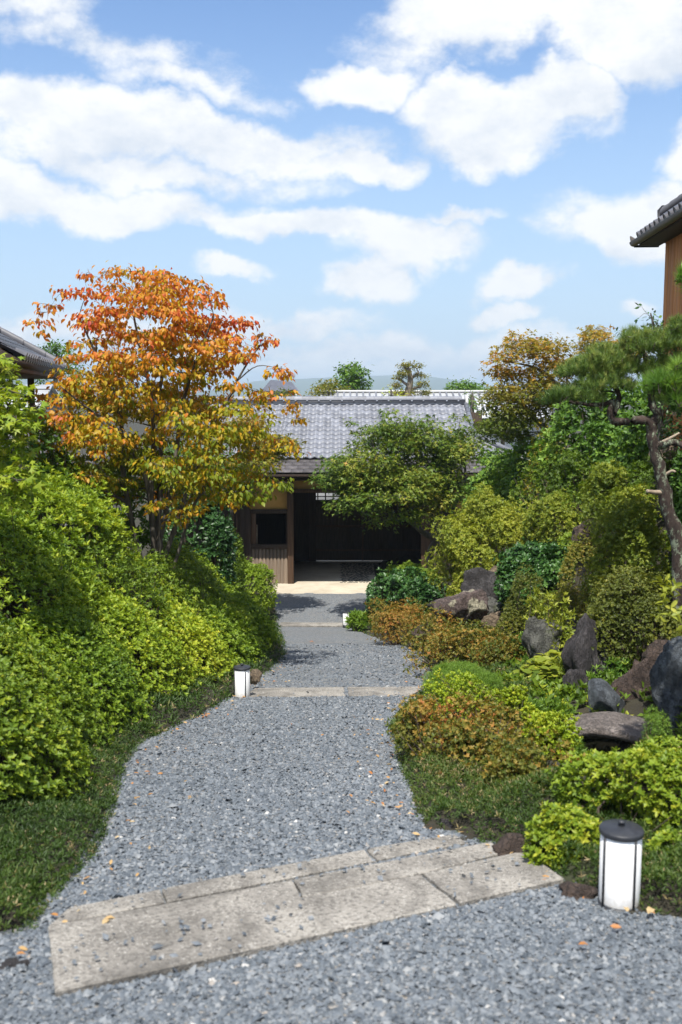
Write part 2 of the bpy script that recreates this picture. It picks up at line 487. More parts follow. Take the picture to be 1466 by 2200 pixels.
def rock(name, label, cat, group, c, r, mat, seed=0, rz=0.0, tilt=(0, 0), sharp=12, sub=4, rough=.15):
    rs = np.random.default_rng(seed + 100)
    import bmesh
    bm = bmesh.new(); bmesh.ops.create_icosphere(bm, subdivisions=sub, radius=1)
    V = np.array([v.co for v in bm.verts]); F = np.array([[v.index for v in f.verts] for f in bm.faces]); bm.free()
    N = unit(rs.normal(size=(sharp, 3))); D = rs.uniform(.58, 1.0, sharp)
    q = np.maximum(V @ N.T, 1e-3); rad = 1.0 / np.power((np.power(q / D, 34)).sum(1) + 1e-6, 1 / 34)
    rad = np.minimum(rad, 1.25)
    o = rs.uniform(0, 50, 3)
    rad *= 1 + rough * lump(V * 1 + o, 4.0) + rough * .5 * lump(V + o, 11) + rough * .28 * lump(V + o, 27, 2)
    rad *= 1 + rough * .9 * (.5 - np.abs(lump(V + o, 3.1, 1)) * 1.6) + rough * .5 * (.4 - np.abs(lump(V + o, 7.5, 3)) * 1.4)
    V = V * rad[:, None] * np.array(r)
    o = link(name, np_mesh(name, V, F, mat, None, True), None, c, (tilt[0], tilt[1], rz))
    return props(o, label, cat, group)

# ------------------------------------------------------------------ materials
M = {}
def mat_gravel():
    m, nt, b, out = node_mat('gravel')
    v = coord(nt, 'Object')
    vo = nt.nodes.new('ShaderNodeTexVoronoi'); vo.inputs['Scale'].default_value = 58; nt.links.new(v, vo.inputs['Vector'])
    sep = nt.nodes.new('ShaderNodeSeparateColor'); nt.links.new(vo.outputs['Color'], sep.inputs[0])
    c = ramp(nt, [(0, (.065, .078, .092)), (.35, (.115, .133, .152)), (.62, (.165, .182, .20)), (.85, (.23, .24, .245)), (.95, (.27, .235, .19)), (1, (.34, .335, .32))], sep.outputs[0])
    n = noise_out(nt, .9, 4, .6, v)
    c2 = mixc(nt, ramp(nt, [(.42, (0, 0, 0)), (.75, (.35, .35, .35))], n), c, (.15, .135, .115))
    nt.links.new(c2, b.inputs['Base Color']); b.inputs['Roughness'].default_value = .75
    iv = nt.nodes.new('ShaderNodeMath'); iv.operation = 'SUBTRACT'; iv.inputs[0].default_value = 1; nt.links.new(vo.outputs['Distance'], iv.inputs[1])
    bump(nt, b, iv.outputs[0], .9, .016)
    return m
M['gravel'] = mat_gravel()
def mat_pebble():
    m, nt, b, out = node_mat('pebble')
    a = nt.nodes.new('ShaderNodeAttribute'); a.attribute_name = 'hue'
    c = ramp(nt, [(0, (.065, .078, .092)), (.35, (.115, .133, .152)), (.62, (.165, .182, .20)), (.86, (.23, .24, .245)), (.965, (.30, .25, .20)), (1, (.42, .41, .39))], a.outputs['Fac'])
    nt.links.new(c, b.inputs['Base Color']); b.inputs['Roughness'].default_value = .6
    return m
M['pebble'] = mat_pebble()
def mat_slab():
    m, nt, b, out = node_mat('worn_stone')
    v = coord(nt, 'Object')
    n1 = noise_out(nt, 2.2, 6, .65, v); n2 = noise_out(nt, 45, 4, .6, v); n3 = noise_out(nt, 85, 3, .55, v)
    c = ramp(nt, [(.3, (.17, .157, .138)), (.5, (.27, .25, .22)), (.7, (.36, .335, .295))], n1)
    c = mixc(nt, ramp(nt, [(.50, (0, 0, 0)), (.62, (.85, .85, .85))], n2), c, (.10, .092, .08))
    c = mixc(nt, ramp(nt, [(.58, (0, 0, 0)), (.66, (.75, .75, .75))], n3), c, (.56, .54, .49))
    n4 = noise_out(nt, 1.1, 7, .7, coord(nt, 'Object'), dist=.8)
    c = mixc(nt, ramp(nt, [(.46, (0, 0, 0)), (.60, (.74, .74, .74))], n4), c, (.085, .078, .068))
    nt.links.new(c, b.inputs['Base Color']); b.inputs['Roughness'].default_value = .85
    ad = nt.nodes.new('ShaderNodeMath'); ad.operation = 'ADD'; nt.links.new(n2, ad.inputs[0]); nt.links.new(n3, ad.inputs[1])
    bump(nt, b, ad.outputs[0], .55, .012)
    return m
M['slab'] = mat_slab()
def mat_soil():
    m, nt, b, out = node_mat('soil')
    v = coord(nt, 'Object')
    c = ramp(nt, [(.3, (.022, .018, .012)), (.55, (.034, .03, .016)), (.75, (.03, .045, .013))], noise_out(nt, 1.7, 6, .65, v))
    nt.links.new(c, b.inputs['Base Color']); b.inputs['Roughness'].default_value = .95
    bump(nt, b, noise_out(nt, 20, 6, .7, v), .6, .05)
    return m
M['soil'] = mat_soil()
M['concrete'] = plain_mat('pale_concrete', (.36, .31, .235), (.50, .445, .35), 1.4, .85, 60, .2, .004)
M['inlay'] = plain_mat('inlay_stone', (.025, .025, .028), (.07, .068, .065), 9, .6)
M['twig'] = plain_mat('twig_bark', (.05, .038, .028), (.11, .085, .065), 14, .9)
M['bark'] = plain_mat('grey_bark', (.05, .042, .034), (.16, .145, .12), 9, .9, 40, .5, .02, mapscale=(1, 1, .35))
def mat_pinebark():
    m, nt, b, out = node_mat('pine_bark')
    v = coord(nt, 'Object', (1, 1, .5)); n = noise_out(nt, 16, 6, .7, v)
    c = ramp(nt, [(.3, (.018, .013, .011)), (.7, (.075, .052, .042))], n)
    li = noise_out(nt, 9, 8, .75, coord(nt, 'Object', (1, 1, .6)))
    c = mixc(nt, ramp(nt, [(.53, (0, 0, 0)), (.59, (.85, .85, .85))], li), c, (.27, .32, .225))
    nt.links.new(c, b.inputs['Base Color']); b.inputs['Roughness'].default_value = .95
    bump(nt, b, n, .8, .03)
    return m
M['pinebark'] = mat_pinebark()
M['deadwood'] = plain_mat('dead_wood', (.22, .17, .12), (.42, .35, .27), 14, .85, mapscale=(1, 1, .4))
def wood(name, a, b_, sc=(14, 14, .6), rough=.75, rand=.12, bs=.25):
    return plain_mat(name, a, b_, 3.0, rough, 8, bs, .006, mapscale=sc, rand=rand)
M['dark_wood'] = wood('dark_timber', (.022, .015, .011), (.06, .04, .028))
M['brown_wood'] = wood('brown_timber', (.05, .030, .018), (.12, .07, .042))
M['board'] = wood('weathered_board', (.085, .062, .042), (.20, .15, .105), rand=.2)
M['orange_wood'] = wood('charred_cedar', (.19, .07, .025), (.72, .30, .085), sc=(30, 30, .5), rand=.15)
M['door_wood'] = wood('door_board', (.035, .027, .022), (.085, .066, .052))
M['ochre'] = plain_mat('ochre_plaster', (.44, .275, .085), (.52, .33, .11), 3, .9, 60, .1, .003)
M['white_plaster'] = plain_mat('white_plaster', (.62, .62, .60), (.74, .74, .72), 1.2, .9)
M['shingle'] = wood('shingle', (.055, .05, .052), (.12, .11, .112), sc=(4, 1, 1), rand=.22)
M['tile'] = plain_mat('roof_tile', (.105, .113, .135), (.18, .19, .22), 5, .5, None, spec=.5, c3=(.14, .148, .172), rand=.26)
M['tile_dark'] = plain_mat('roof_tile_dark', (.085, .085, .095), (.14, .14, .155), 5, .35, None, spec=.55, rand=.12)
M['mortar'] = plain_mat('ridge_mortar', (.30, .30, .315), (.42, .42, .44), 8, .7)
M['tin'] = plain_mat('pale_metal_roof', (.52, .54, .56), (.62, .64, .66), 1.5, .45)
M['block'] = plain_mat('concrete_block', (.13, .13, .135), (.20, .20, .205), 2.5, .9, 60, .3, .005, rand=.08)
M['black_metal'] = plain_mat('black_metal', (.018, .02, .025), (.035, .038, .045), 20, .5, spec=.4)
M['bronze'] = plain_mat('gutter_copper', (.05, .043, .038), (.09, .075, .06), 5, .45, spec=.5)
def mat_shade():
    m, nt, b, out = node_mat('lantern_shade')
    b.inputs['Base Color'].default_value = (.9, .9, .89, 1); b.inputs['Roughness'].default_value = .45
    v = coord(nt, 'Object'); sx = nt.nodes.new('ShaderNodeSeparateXYZ'); nt.links.new(v, sx.inputs[0])
    ad = nt.nodes.new('ShaderNodeMath'); ad.operation = 'MULTIPLY_ADD'; ad.inputs[1].default_value = .16; nt.links.new(noise_out(nt, 30, 6, .7, v), ad.inputs[0]); nt.links.new(sx.outputs['Z'], ad.inputs[2])
    nt.links.new(ramp(nt, [(.06, (.52, .48, .42)), (.15, (.90, .90, .89))], ad.outputs[0]), b.inputs['Base Color'])
    b.inputs['Subsurface Weight'].default_value = .15; b.inputs['Subsurface Radius'].default_value = (.02, .02, .02)
    return m
M['shade'] = mat_shade()
def rock_mat(name, c1, c2, c3, moss=None, lichen=None, sc=3.5, stretch=(1, 1, 1)):
    m, nt, b, out = node_mat(name)
    v = coord(nt, 'Object', stretch)
    n = noise_out(nt, sc, 8, .7, v, dist=.6)
    c = ramp(nt, [(.3, c1), (.5, c2), (.7, c3)], n)
    c = mixc(nt, ramp(nt, [(.55, (0, 0, 0)), (.66, (.7, .7, .7))], noise_out(nt, sc * 5, 6, .7, v)), c, tuple(x * .55 for x in c1))
    if lichen: c = mixc(nt, ramp(nt, [(.54, (0, 0, 0)), (.58, (.9, .9, .9))], noise_out(nt, sc * .8, 7, .65, v)), c, lichen)
    if moss: c = mixc(nt, ramp(nt, [(.52, (0, 0, 0)), (.64, (.9, .9, .9))], noise_out(nt, sc * 1.1, 5, .6, v)), c, moss)
    nt.links.new(c, b.inputs['Base Color']); b.inputs['Roughness'].default_value = .85
    vo = nt.nodes.new('ShaderNodeTexVoronoi'); vo.feature = 'DISTANCE_TO_EDGE'; vo.inputs['Scale'].default_value = sc * 1.6
    wv = nt.nodes.new('ShaderNodeVectorMath'); wv.operation = 'ADD'; nt.links.new(v, wv.inputs[0]); nt.links.new(noise_out(nt, sc * 1.5, 5, .6, v, out='Color'), wv.inputs[1]); nt.links.new(wv.outputs[0], vo.inputs['Vector'])
    cr_ = nt.nodes.new('ShaderNodeMath'); cr_.operation = 'MINIMUM'; nt.links.new(vo.outputs['Distance'], cr_.inputs[0]); cr_.inputs[1].default_value = .10
    ad = nt.nodes.new('ShaderNodeMath'); ad.operation = 'MULTIPLY_ADD'; ad.inputs[1].default_value = 4.0; nt.links.new(cr_.outputs[0], ad.inputs[0]); nt.links.new(noise_out(nt, sc * 3, 12, .75, v), ad.inputs[2])
    bump(nt, b, ad.outputs[0], 1.0, .07)
    return m
M['rock_brown'] = rock_mat('brown_rock', (.035, .024, .02), (.085, .058, .045), (.19, .135, .105))
M['rock_purple'] = rock_mat('purple_grey_rock', (.022, .02, .022), (.06, .053, .055), (.155, .14, .14), stretch=(1.6, 1.6, .6))
M['rock_blue'] = rock_mat('blue_grey_rock', (.035, .042, .05), (.09, .105, .12), (.22, .245, .26))
M['rock_moss'] = rock_mat('mossy_rock', (.05, .05, .042), (.11, .11, .095), (.22, .22, .19), moss=(.07, .085, .03))
M['rock_lichen'] = rock_mat('lichen_rock', (.08, .055, .045), (.13, .095, .085), (.17, .13, .12), lichen=(.42, .39, .28))
M['rock_beige'] = rock_mat('beige_rock', (.13, .095, .06), (.22, .165, .11), (.32, .25, .175))
M['rock_dark'] = rock_mat('dark_rock', (.025, .022, .022), (.055, .05, .05), (.10, .092, .09))
M['bridge'] = rock_mat('bridge_stone', (.14, .115, .10), (.25, .215, .195), (.35, .305, .28), sc=5)
def mat_water():
    m, nt, b, out = node_mat('water')
    b.inputs['Base Color'].default_value = (.012, .016, .012, 1); b.inputs['Roughness'].default_value = .05; b.inputs['IOR'].default_value = 1.33; b.inputs['Specular IOR Level'].default_value = .3
    bump(nt, b, noise_out(nt, 9, 3, .5, coord(nt, 'Object')), .15, .02)
    return m
M['water'] = mat_water()
M['hill'] = plain_mat('wooded_hill', (.025, .05, .02), (.06, .09, .035), .004, .95)

# foliage
M['lf_az'] = leaf_mat('azalea_leaf', [(0, (0.045, 0.087, 0.010)), (.35, (0.112, 0.188, 0.014)), (.65, (0.226, 0.310, 0.022)), (1, (0.435, 0.431, 0.036))], .34)
M['lf_azy'] = leaf_mat('azalea_leaf_yellow', [(0, (0.063, 0.132, 0.011)), (.35, (0.173, 0.271, 0.018)), (.65, (0.297, 0.389, 0.025)), (1, (0.486, 0.497, 0.041))], .36)
M['lf_azd'] = leaf_mat('azalea_leaf_deep', [(0, (0.023, 0.054, 0.007)), (.4, (0.058, 0.121, 0.013)), (.7, (0.123, 0.203, 0.022)), (1, (0.246, 0.284, 0.036))], .3)
M['lf_olive'] = leaf_mat('olive_leaf', [(0, (0.047, 0.067, 0.011)), (.4, (0.102, 0.127, 0.017)), (.7, (0.187, 0.196, 0.024)), (1, (0.312, 0.226, 0.036))], .3)
M['lf_gloss'] = leaf_mat('glossy_leaf', [(0, (0.018, 0.055, 0.013)), (.5, (0.043, 0.114, 0.024)), (.85, (0.091, 0.186, 0.033)), (1, (0.182, 0.270, 0.040))], .15, .42, .4)
M['lf_orange'] = leaf_mat('amber_leaf', [(0, (0.088, 0.125, 0.018)), (.3, (0.200, 0.188, 0.030)), (.55, (0.375, 0.237, 0.048)), (.8, (0.450, 0.188, 0.054)), (1, (0.425, 0.106, 0.048))], .38, tw=(1.25, 1.05, .6))
M['lf_dog'] = leaf_mat('dogwood_leaf', [(0, (.15, .22, .012)), (.2, (.30, .31, .013)), (.40, (.54, .33, .015)), (.60, (.60, .225, .024)), (.80, (.56, .125, .034)), (1, (.46, .035, .022))], .44, tw=(1.15, 1.0, .45))
M['lf_maple'] = leaf_mat('maple_leaf', [(0, (0.042, 0.092, 0.013)), (.35, (0.094, 0.169, 0.019)), (.65, (0.198, 0.245, 0.029)), (.88, (0.377, 0.321, 0.046)), (1, (0.528, 0.304, 0.059))], .36)
M['lf_maplered'] = leaf_mat('turning_maple_leaf', [(0, (0.086, 0.132, 0.014)), (.35, (0.192, 0.186, 0.022)), (.6, (0.365, 0.248, 0.036)), (.82, (0.522, 0.217, 0.036)), (1, (0.522, 0.101, 0.036))], .38)
M['lf_mapley'] = leaf_mat('bright_maple_leaf', [(0, (0.087, 0.176, 0.014)), (.4, (0.189, 0.297, 0.022)), (.75, (0.334, 0.392, 0.030)), (1, (0.478, 0.446, 0.060))], .42)
M['lf_pieris'] = leaf_mat('lime_leaf', [(0, (0.077, 0.129, 0.013)), (.35, (0.193, 0.245, 0.022)), (.65, (0.335, 0.361, 0.039)), (1, (0.490, 0.463, 0.088))], .34)
M['lf_green'] = leaf_mat('green_leaf', [(0, (0.039, 0.096, 0.015)), (.4, (0.088, 0.185, 0.024)), (.75, (0.177, 0.299, 0.033)), (1, (0.313, 0.404, 0.053))], .32)
M['lf_yellow'] = leaf_mat('yellow_leaf', [(0, (0.120, 0.160, 0.020)), (.4, (0.300, 0.280, 0.030)), (.75, (0.500, 0.360, 0.030)), (1, (0.550, 0.330, 0.050))], .4)
M['lf_pine'] = leaf_mat('pine_needle', [(0, (0.036, 0.078, 0.014)), (.4, (0.094, 0.173, 0.034)), (.75, (0.203, 0.290, 0.054)), (1, (0.336, 0.365, 0.101))], .2, .45)
M['lf_pinebright'] = leaf_mat('bright_pine_needle', [(0, (0.043, 0.115, 0.017)), (.4, (0.109, 0.223, 0.026)), (.75, (0.217, 0.338, 0.042)), (1, (0.392, 0.392, 0.084))], .3, .45)
M['lf_grass'] = leaf_mat('turf_leaf', [(0, (.020, .045, .009)), (.4, (.045, .090, .013)), (.72, (.085, .135, .020)), (.9, (.17, .17, .05)), (1, (.34, .27, .14))], .3)
M['lf_straw'] = leaf_mat('dry_bamboo_leaf', [(0, (0.200, 0.250, 0.040)), (.5, (0.380, 0.350, 0.100)), (1, (0.520, 0.440, 0.250))], .35)
M['lf_fern'] = leaf_mat('soft_fern_leaf', [(0, (0.087, 0.176, 0.024)), (.5, (0.174, 0.297, 0.042)), (1, (0.319, 0.405, 0.072))], .4)
M['lf_dry'] = leaf_mat('fallen_leaf', [(0, (0.380, 0.140, 0.035)), (.5, (0.450, 0.260, 0.090)), (1, (0.520, 0.400, 0.220))], .2)

# ------------------------------------------------------------------ terrain
SLOPE, YFLAT = 0.176, 26.2
def zp(y):
    y = np.asarray(y, float)
    return np.where(y < YFLAT, -SLOPE * y, -SLOPE * YFLAT - .01 * (y - YFLAT))
def G(px, py):
    "where that direction meets the path"
    d = pix_dir(px, py); s = -d.z / d.y
    Y = EYE / (s - SLOPE) if s > SLOPE + 1e-4 else 999
    if Y > YFLAT or Y < 0:
        Y = (EYE + SLOPE * YFLAT - .01 * YFLAT) / (s - .01)
    return Vector((d.x / d.y * Y, Y, float(zp(Y))))
LEFT = [(-900, 2300), (-300, 2070), (0, 2018), (100, 2000), (140, 1940), (215, 1850), (265, 1760), (280, 1650), (330, 1590), (430, 1540), (505, 1497),
        (590, 1440), (618, 1405), (608, 1350), (598, 1300), (590, 1283)]
RIGHT = [(2300, 2300), (1800, 2060), (1466, 1978), (1300, 1938), (1215, 1900), (1075, 1830), (985, 1795), (900, 1775), (870, 1690), (838, 1620), (832, 1560), (900, 1490),
         (925, 1450), (890, 1400), (800, 1368), (742, 1347), (765, 1320), (795, 1300), (805, 1283)]
_l = np.array([G(*p)[:2] for p in LEFT]); _r = np.array([G(*p)[:2] for p in RIGHT])
def Ledge(y): return np.interp(y, _l[:, 1], _l[:, 0], left=-7.0)
def Redge(y): return np.interp(y, _r[:, 1], _r[:, 0], left=7.0)
def sst(a, b, x):
    t = np.clip((x - a) / (b - a), 0, 1); return t * t * (3 - 2 * t)
POND = np.array([2.62, 9.15])
LB_D = [-1, 0, .15, .6, 1.0, 1.5, 2.2, 3.5, 6]; LB_G = [0, 0, .08, .18, .42, .85, 1.45, 1.8, 1.9]
TB_D = [-1, .15, .28, .5, .8, 1.2, 1.7, 2.4, 3.5, 6]; TB_H = [0, .05, .40, .66, .90, 1.25, 1.85, 2.30, 2.5, 2.5]
def H(x, y):
    x = np.asarray(x, float); y = np.asarray(y, float)
    b = zp(y)
    dl = Ledge(y) - x; dr = x - Redge(y)
    left = np.interp(dl, LB_D, LB_G) * (1 - .62 * sst(19, 27, y)) * (.45 + .55 * sst(3.5, 6.5, y))
    far_r = sst(5.5, 10.5, y) * (1 - .8 * sst(23, 30, y))
    sh_ = dr + 1.7 * sst(11.5, 16, y)
    right = .10 * sst(0, .15, dr) + .16 * sst(.3, 1.4, dr) + (1.2 * sst(2.4, 4.2, sh_) + 2.8 * sst(3.6, 7.2, sh_)) * far_r
    pond = np.exp(-(((x - POND[0]) / .62) ** 2 + ((y - POND[1]) / .6) ** 2) ** 2)
    pond = pond * .55 + .42 * np.exp(-(((x - 2.5) / 1.0) ** 2 + ((y - 8.3) / 1.4) ** 2) ** 2)
    z = b - .05 + np.maximum(left, right) - pond + .03 * lump(np.stack([x, y, 0 * x], -1), 1.7)
    inside = (dl < 0) & (dr < 0)
    z = np.where(inside, b - .05, z)
    far = sst(46, 60, y)
    return z * (1 - far) + (-5.2) * far
def TOP(x, y):
    "surface of the clipped shrubs on the left bank"
    dl = Ledge(y) - x
    return zp(y) + np.interp(dl, TB_D, TB_H) * (1 - .45 * sst(19, 27, y)) * (.75 + .25 * sst(3.5, 7, y))
def Hs(x, y): return float(H(np.array([x]), np.array([y]))[0])

def grid_mesh(name, X, Y, Z, mat, smooth=True):
    r, c = X.shape
    V = np.stack([X, Y, Z], -1).reshape(-1, 3)
    i = np.arange(r * c).reshape(r, c)
    F = np.stack([i[:-1, :-1], i[:-1, 1:], i[1:, 1:], i[1:, :-1]], -1).reshape(-1, 4)
    return np_mesh(name, V, F, mat, None, smooth)

xs = np.concatenate([[-6000, -2500, -900, -300, -100, -45, -25, -17], np.arange(-13, 13.01, .2), [17, 25, 45, 100, 300, 900, 2500, 6000]])
ys = np.concatenate([[-300, -60, -20, -9, -6], np.arange(-4, 48.01, .2), [52, 56, 60, 75, 110, 200, 500, 1200, 3000, 7000]])
X, Y = np.meshgrid(xs, ys)
Z = H(np.clip(X, -13, 13), Y)
props(link('ground', grid_mesh('ground', X, Y, Z, M['soil'])), kind='structure')

# gravel path
ys = np.concatenate([[-4, -2, 0], np.arange(1.5, 31.0, .1)])
t = np.linspace(0, 1, 60)[None]
YY = np.repeat(ys[:, None], 60, 1)
XL, XR = Ledge(ys)[:, None] - .12, Redge(ys)[:, None] + .12
XX = XL * (1 - t) + XR * t
ZZ = zp(YY) + .014 * lump(np.stack([XX, YY, 0 * XX], -1), 3.2) + .006 * lump(np.stack([XX, YY, 0 * XX], -1), 9)
props(link('gravel_path', grid_mesh('gravel_path', XX, YY, ZZ, M['gravel'])), kind='structure')

# loose stones of the gravel as real chips: dense in front, thinner further off
def pebble_field():
    base = np.array([(1, 0, 0), (.2, 1, .1), (-1, .15, 0), (-.15, -1, .05), (.1, .05, 1), (0, 0, -1)], float)
    F8 = np.array([(0, 1, 4), (1, 2, 4), (2, 3, 4), (3, 0, 4)])
    out_p = []; out_s = []
    for (y0, y1, dens, s) in ((2.9, 4.6, 5600, .0118), (4.6, 7.5, 4200, .0122), (7.5, 12, 1800, .0130), (12, 20, 400, .016)):
        n = int(1.0 * dens * (y1 - y0) * 5.2)
        y = rng.uniform(y0, y1, n); L_, R_ = np.maximum(Ledge(y), -2.6), np.minimum(Redge(y), 2.6)
        x = rng.uniform(-2.6, 2.6, n)
        ok = (x > L_ - .05) & (x < R_ + .05) & (np.abs(x) < y * .36 + .15)
        out_p.append(np.stack([x[ok], y[ok], np.zeros(ok.sum())], 1)); out_s.append(.92 * s * rng.lognormal(0, .28, ok.sum()))
    p = np.concatenate(out_p); s = np.concatenate(out_s)
    p[:, 2] = zp(p[:, 1]) + .014 * lump(p * [1, 1, 0], 3.2) + .006 * lump(p * [1, 1, 0], 9) + s * rng.uniform(-.1, .35, len(s))
    keep = np.ones(len(p), bool)
    for poly in SLABS_XY:
        a = np.array(poly); ins = np.ones(len(p), bool)
        for i in range(len(a)):
            e = a[(i + 1) % len(a)] - a[i]; w = p[:, :2] - a[i]
            ins &= (e[0] * w[:, 1] - e[1] * w[:, 0]) * SGN(a) > -.004
        on = ins & (rng.uniform(0, 1, len(p)) < .02); p[on, 2] += .036
        keep &= ~ins | on
    p = p[keep]; s = s[keep]; n = len(p)
    ax = unit(np.stack([rng.normal(size=n), rng.normal(size=n), .35 * rng.normal(size=n)], 1)); nr = np.array([[0, 0, 1.]]) + .35 * rng.normal(size=(n, 3))
    x = ax; z = unit(nr - (nr * x).sum(1, keepdims=True) * x); y = np.cross(z, x)
    vb = base[None] * np.stack([rng.uniform(.8, 1.4, n), rng.uniform(.6, 1.0, n), rng.uniform(.35, .75, n)], 1)[:, None] * (1 + rng.normal(0, .14, (n, 6, 1)))
    W = p[:, None] + s[:, None, None] * (vb[..., 0:1] * x[:, None] + vb[..., 1:2] * y[:, None] + vb[..., 2:3] * z[:, None])
    # the upper facets show, the underside is buried
    Fa = F8
    Ff = (Fa[None] + (np.arange(n) * 6)[:, None, None]).reshape(-1, 3)
    hue = np.repeat(np.clip(rng.beta(1.7, 2.3, n) + .09 * lump(p * [1, 1, 0], 1.6) - .05 + (rng.uniform(0, 1, n) < .012) * .45, 0, 1), 6)
    o = link('gravel', np_mesh('gravel', W.reshape(-1, 3), Ff, M['pebble'], hue, True))
    props(o, 'loose blue grey gravel chips covering the garden path', 'gravel', kind='stuff')
def SGN(a):
    return 1.0 if sum(a[i][0] * a[(i + 1) % len(a)][1] - a[(i + 1) % len(a)][0] * a[i][1] for i in range(len(a))) > 0 else -1.0

# ------------------------------------------------------------------ stone steps
SLABS_XY = []
def slab(parent, quad, up, thick=.14, name='slab'):
    pts = [G(*q) for q in quad]; c = sum(pts, Vector()) / len(pts)
    SLABS_XY.append([(p.x, p.y) for p in pts])
    import bmesh
    bm = bmesh.new()
    top = [bm.verts.new((p.x - c.x, p.y - c.y, p.z - c.z + up)) for p in pts]
    f = bm.faces.new(top)
    if f.normal.z < 0 or sum((top[i].co.x * top[(i + 1) % len(top)].co.y - top[(i + 1) % len(top)].co.x * top[i].co.y) for i in range(len(top))) < 0: f.normal_flip()
    e = bmesh.ops.extrude_face_region(bm, geom=[f])
    for v in e['geom']:
        if isinstance(v, bmesh.types.BMVert): v.co.z -= thick
    bmesh.ops.recalc_face_normals(bm, faces=bm.faces)
    bmesh.ops.bevel(bm, geom=[x for x in bm.edges], offset=.005, segments=1, affect='EDGES')
    bmesh.ops.subdivide_edges(bm, edges=[x for x in bm.edges if x.calc_length() > .12], cuts=7, use_grid_fill=True)
    for v in bm.verts:
        w = np.array([[v.co.x + c.x, v.co.y + c.y, v.co.z]])
        k = .006 * float(lump(w, 9)[0]) + .004 * float(lump(w, 23, 2)[0])
        v.co += Vector((k, -k * .6, k * .7))
    me = bpy.data.meshes.new(name); bm.to_mesh(me); bm.free(); me.materials.append(M['slab'])
    return link(name, me, parent, c - parent.location)
root = empty('stone_steps', G(560, 1960), 'broad worn granite step slabs laid slantwise across the near gravel', 'steps')
for q, up in (([(150, 1955), (344, 1916), (354, 1944), (106, 1993)], .014), ([(349, 1915), (785, 1830), (804, 1855), (359, 1943)], .016), ([(790, 1829), (980, 1797), (1003, 1815), (810, 1854)], .018),
              ([(632, 1898), (1057, 1815), (1085, 1838), (907, 1884), (652, 1935)], .022),
              ([(104, 1999), (628, 1899), (648, 1937), (904, 1887), (983, 1951), (120, 2142)], .022), ([(910, 1886), (1120, 1838), (1213, 1897), (990, 1949)], .026)):
    slab(root, q, up)
root = empty('stone_kerb', G(720, 1487), 'narrow half buried stone kerb crossing the gravel beside the middle lantern', 'kerb')
slab(root, [(548, 1480), (738, 1478), (743, 1497), (524, 1498)], .012); slab(root, [(746, 1478), (915, 1477), (884, 1496), (751, 1497)], .015)
root = empty('stone_kerb', G(672, 1343), 'pale thin stone kerb across the path before the farthest lantern', 'kerb')
slab(root, [(604, 1339), (738, 1340), (738, 1347), (600, 1346)], .03)
pebble_field()

# ------------------------------------------------------------------ gatehouse
GZ = float(zp(32))
RX0, RX1 = -5.2, 4.52          # upper roof from end to end
YE, ZE = 32.1, -.50            # lower edge of the tiles
YR, ZR = 36.4, 1.21            # top of the tiles
gate = empty('gatehouse', (0, 34.5, GZ), 'old timber gatehouse with silver grey tiled roof and ochre plaster walls', 'gatehouse')
GL = Vector(gate.location)
def gb(name, x0, x1, y0, y1, z0, z1, mat, parent=None, bevel=.006):
    "timber of the gatehouse in scene coordinates"
    p = parent or gate
    off = GL if p is gate else GL + Vector(p.location)
    return beam(name, x0 - off.x, x1 - off.x, y0 - off.y, y1 - off.y, z0 - off.z, z1 - off.z, M[mat], p, bevel)
def gx(px, Y): return (px - 733) * Y / FPX
def gzz(py, Y): return P(733, py, Y).z

def tile_mesh(name, w, ln, mat, amp=.026, th=.034, seg=8):
    u = np.linspace(0, 1, seg + 1); x = (u - .5) * w * 1.04
    z = amp * np.cos(u * 2 * math.pi - .5) * np.where(np.cos(u * 2 * math.pi - .5) > 0, 1.15, .8)
    V = []
    for (yy, dz) in ((-ln / 2, 0), (ln / 2, 0), (-ln / 2, -th)):
        V += [(a, yy, b + dz) for a, b in zip(x, z)]
    n = seg + 1; F = []
    for i in range(seg):
        F.append((i, i + 1, n + i + 1, n + i)); F.append((2 * n + i, 2 * n + i + 1, i + 1, i))
    return np_mesh(name, V, F, mat, None, True)
PITCH_R = math.atan2(ZR - ZE, YR - YE)
SL = math.hypot(ZR - ZE, YR - YE)
ROWS = 13; EXPO = SL / ROWS; TW = .27
tm = tile_mesh('tile', TW, EXPO * 1.12, M['tile'])
tiles = []
for r_ in range(ROWS):
    s = (r_ + .5) * EXPO
    y = YE + s * math.cos(PITCH_R); z = ZE + s * math.sin(PITCH_R)
    hipx = RX1 + max(0.0, 1.05 * (1 - s / 1.62))
    x = RX0 + TW / 2
    while x < hipx - TW * .4:
        tiles.append((x, y, z)); x += TW
def showing(t):
    px = 733 + t[0] / t[1] * FPX
    hid = (690 < px < 1020 and t[2] < .35) or px < 548
    return not hid
vis = [t for t in tiles if showing(t)]; hidn = [t for t in tiles if not showing(t)]
random.shuffle(vis); extra = vis[300:]; vis = vis[:300]
tilt = PITCH_R - R(4.5)
for (x, y, z) in vis:
    o = link('roof_tile', tm, gate, Vector((x, y, z + .055 + random.uniform(-.005, .005))) - GL, (tilt + random.uniform(-.01, .01), random.uniform(-.012, .012), random.uniform(-.008, .008)))
V0 = np.array([v.co for v in tm.vertices]); F0 = np.array([list(p.vertices) for p in tm.polygons])
rot = np.array(Matrix.Rotation(tilt, 3, 'X'))
VV = []; FF = []
for i, t in enumerate(hidn + extra):
    VV.append(V0 @ rot.T + np.array(t) + [0, 0, .055] - np.array(GL)); FF.append(F0 + i * len(V0))
o = link('roof_tiles', np_mesh('roof_tiles', np.concatenate(VV), np.concatenate(FF), M['tile'], None, True), gate); o['kind'] = 'stuff'
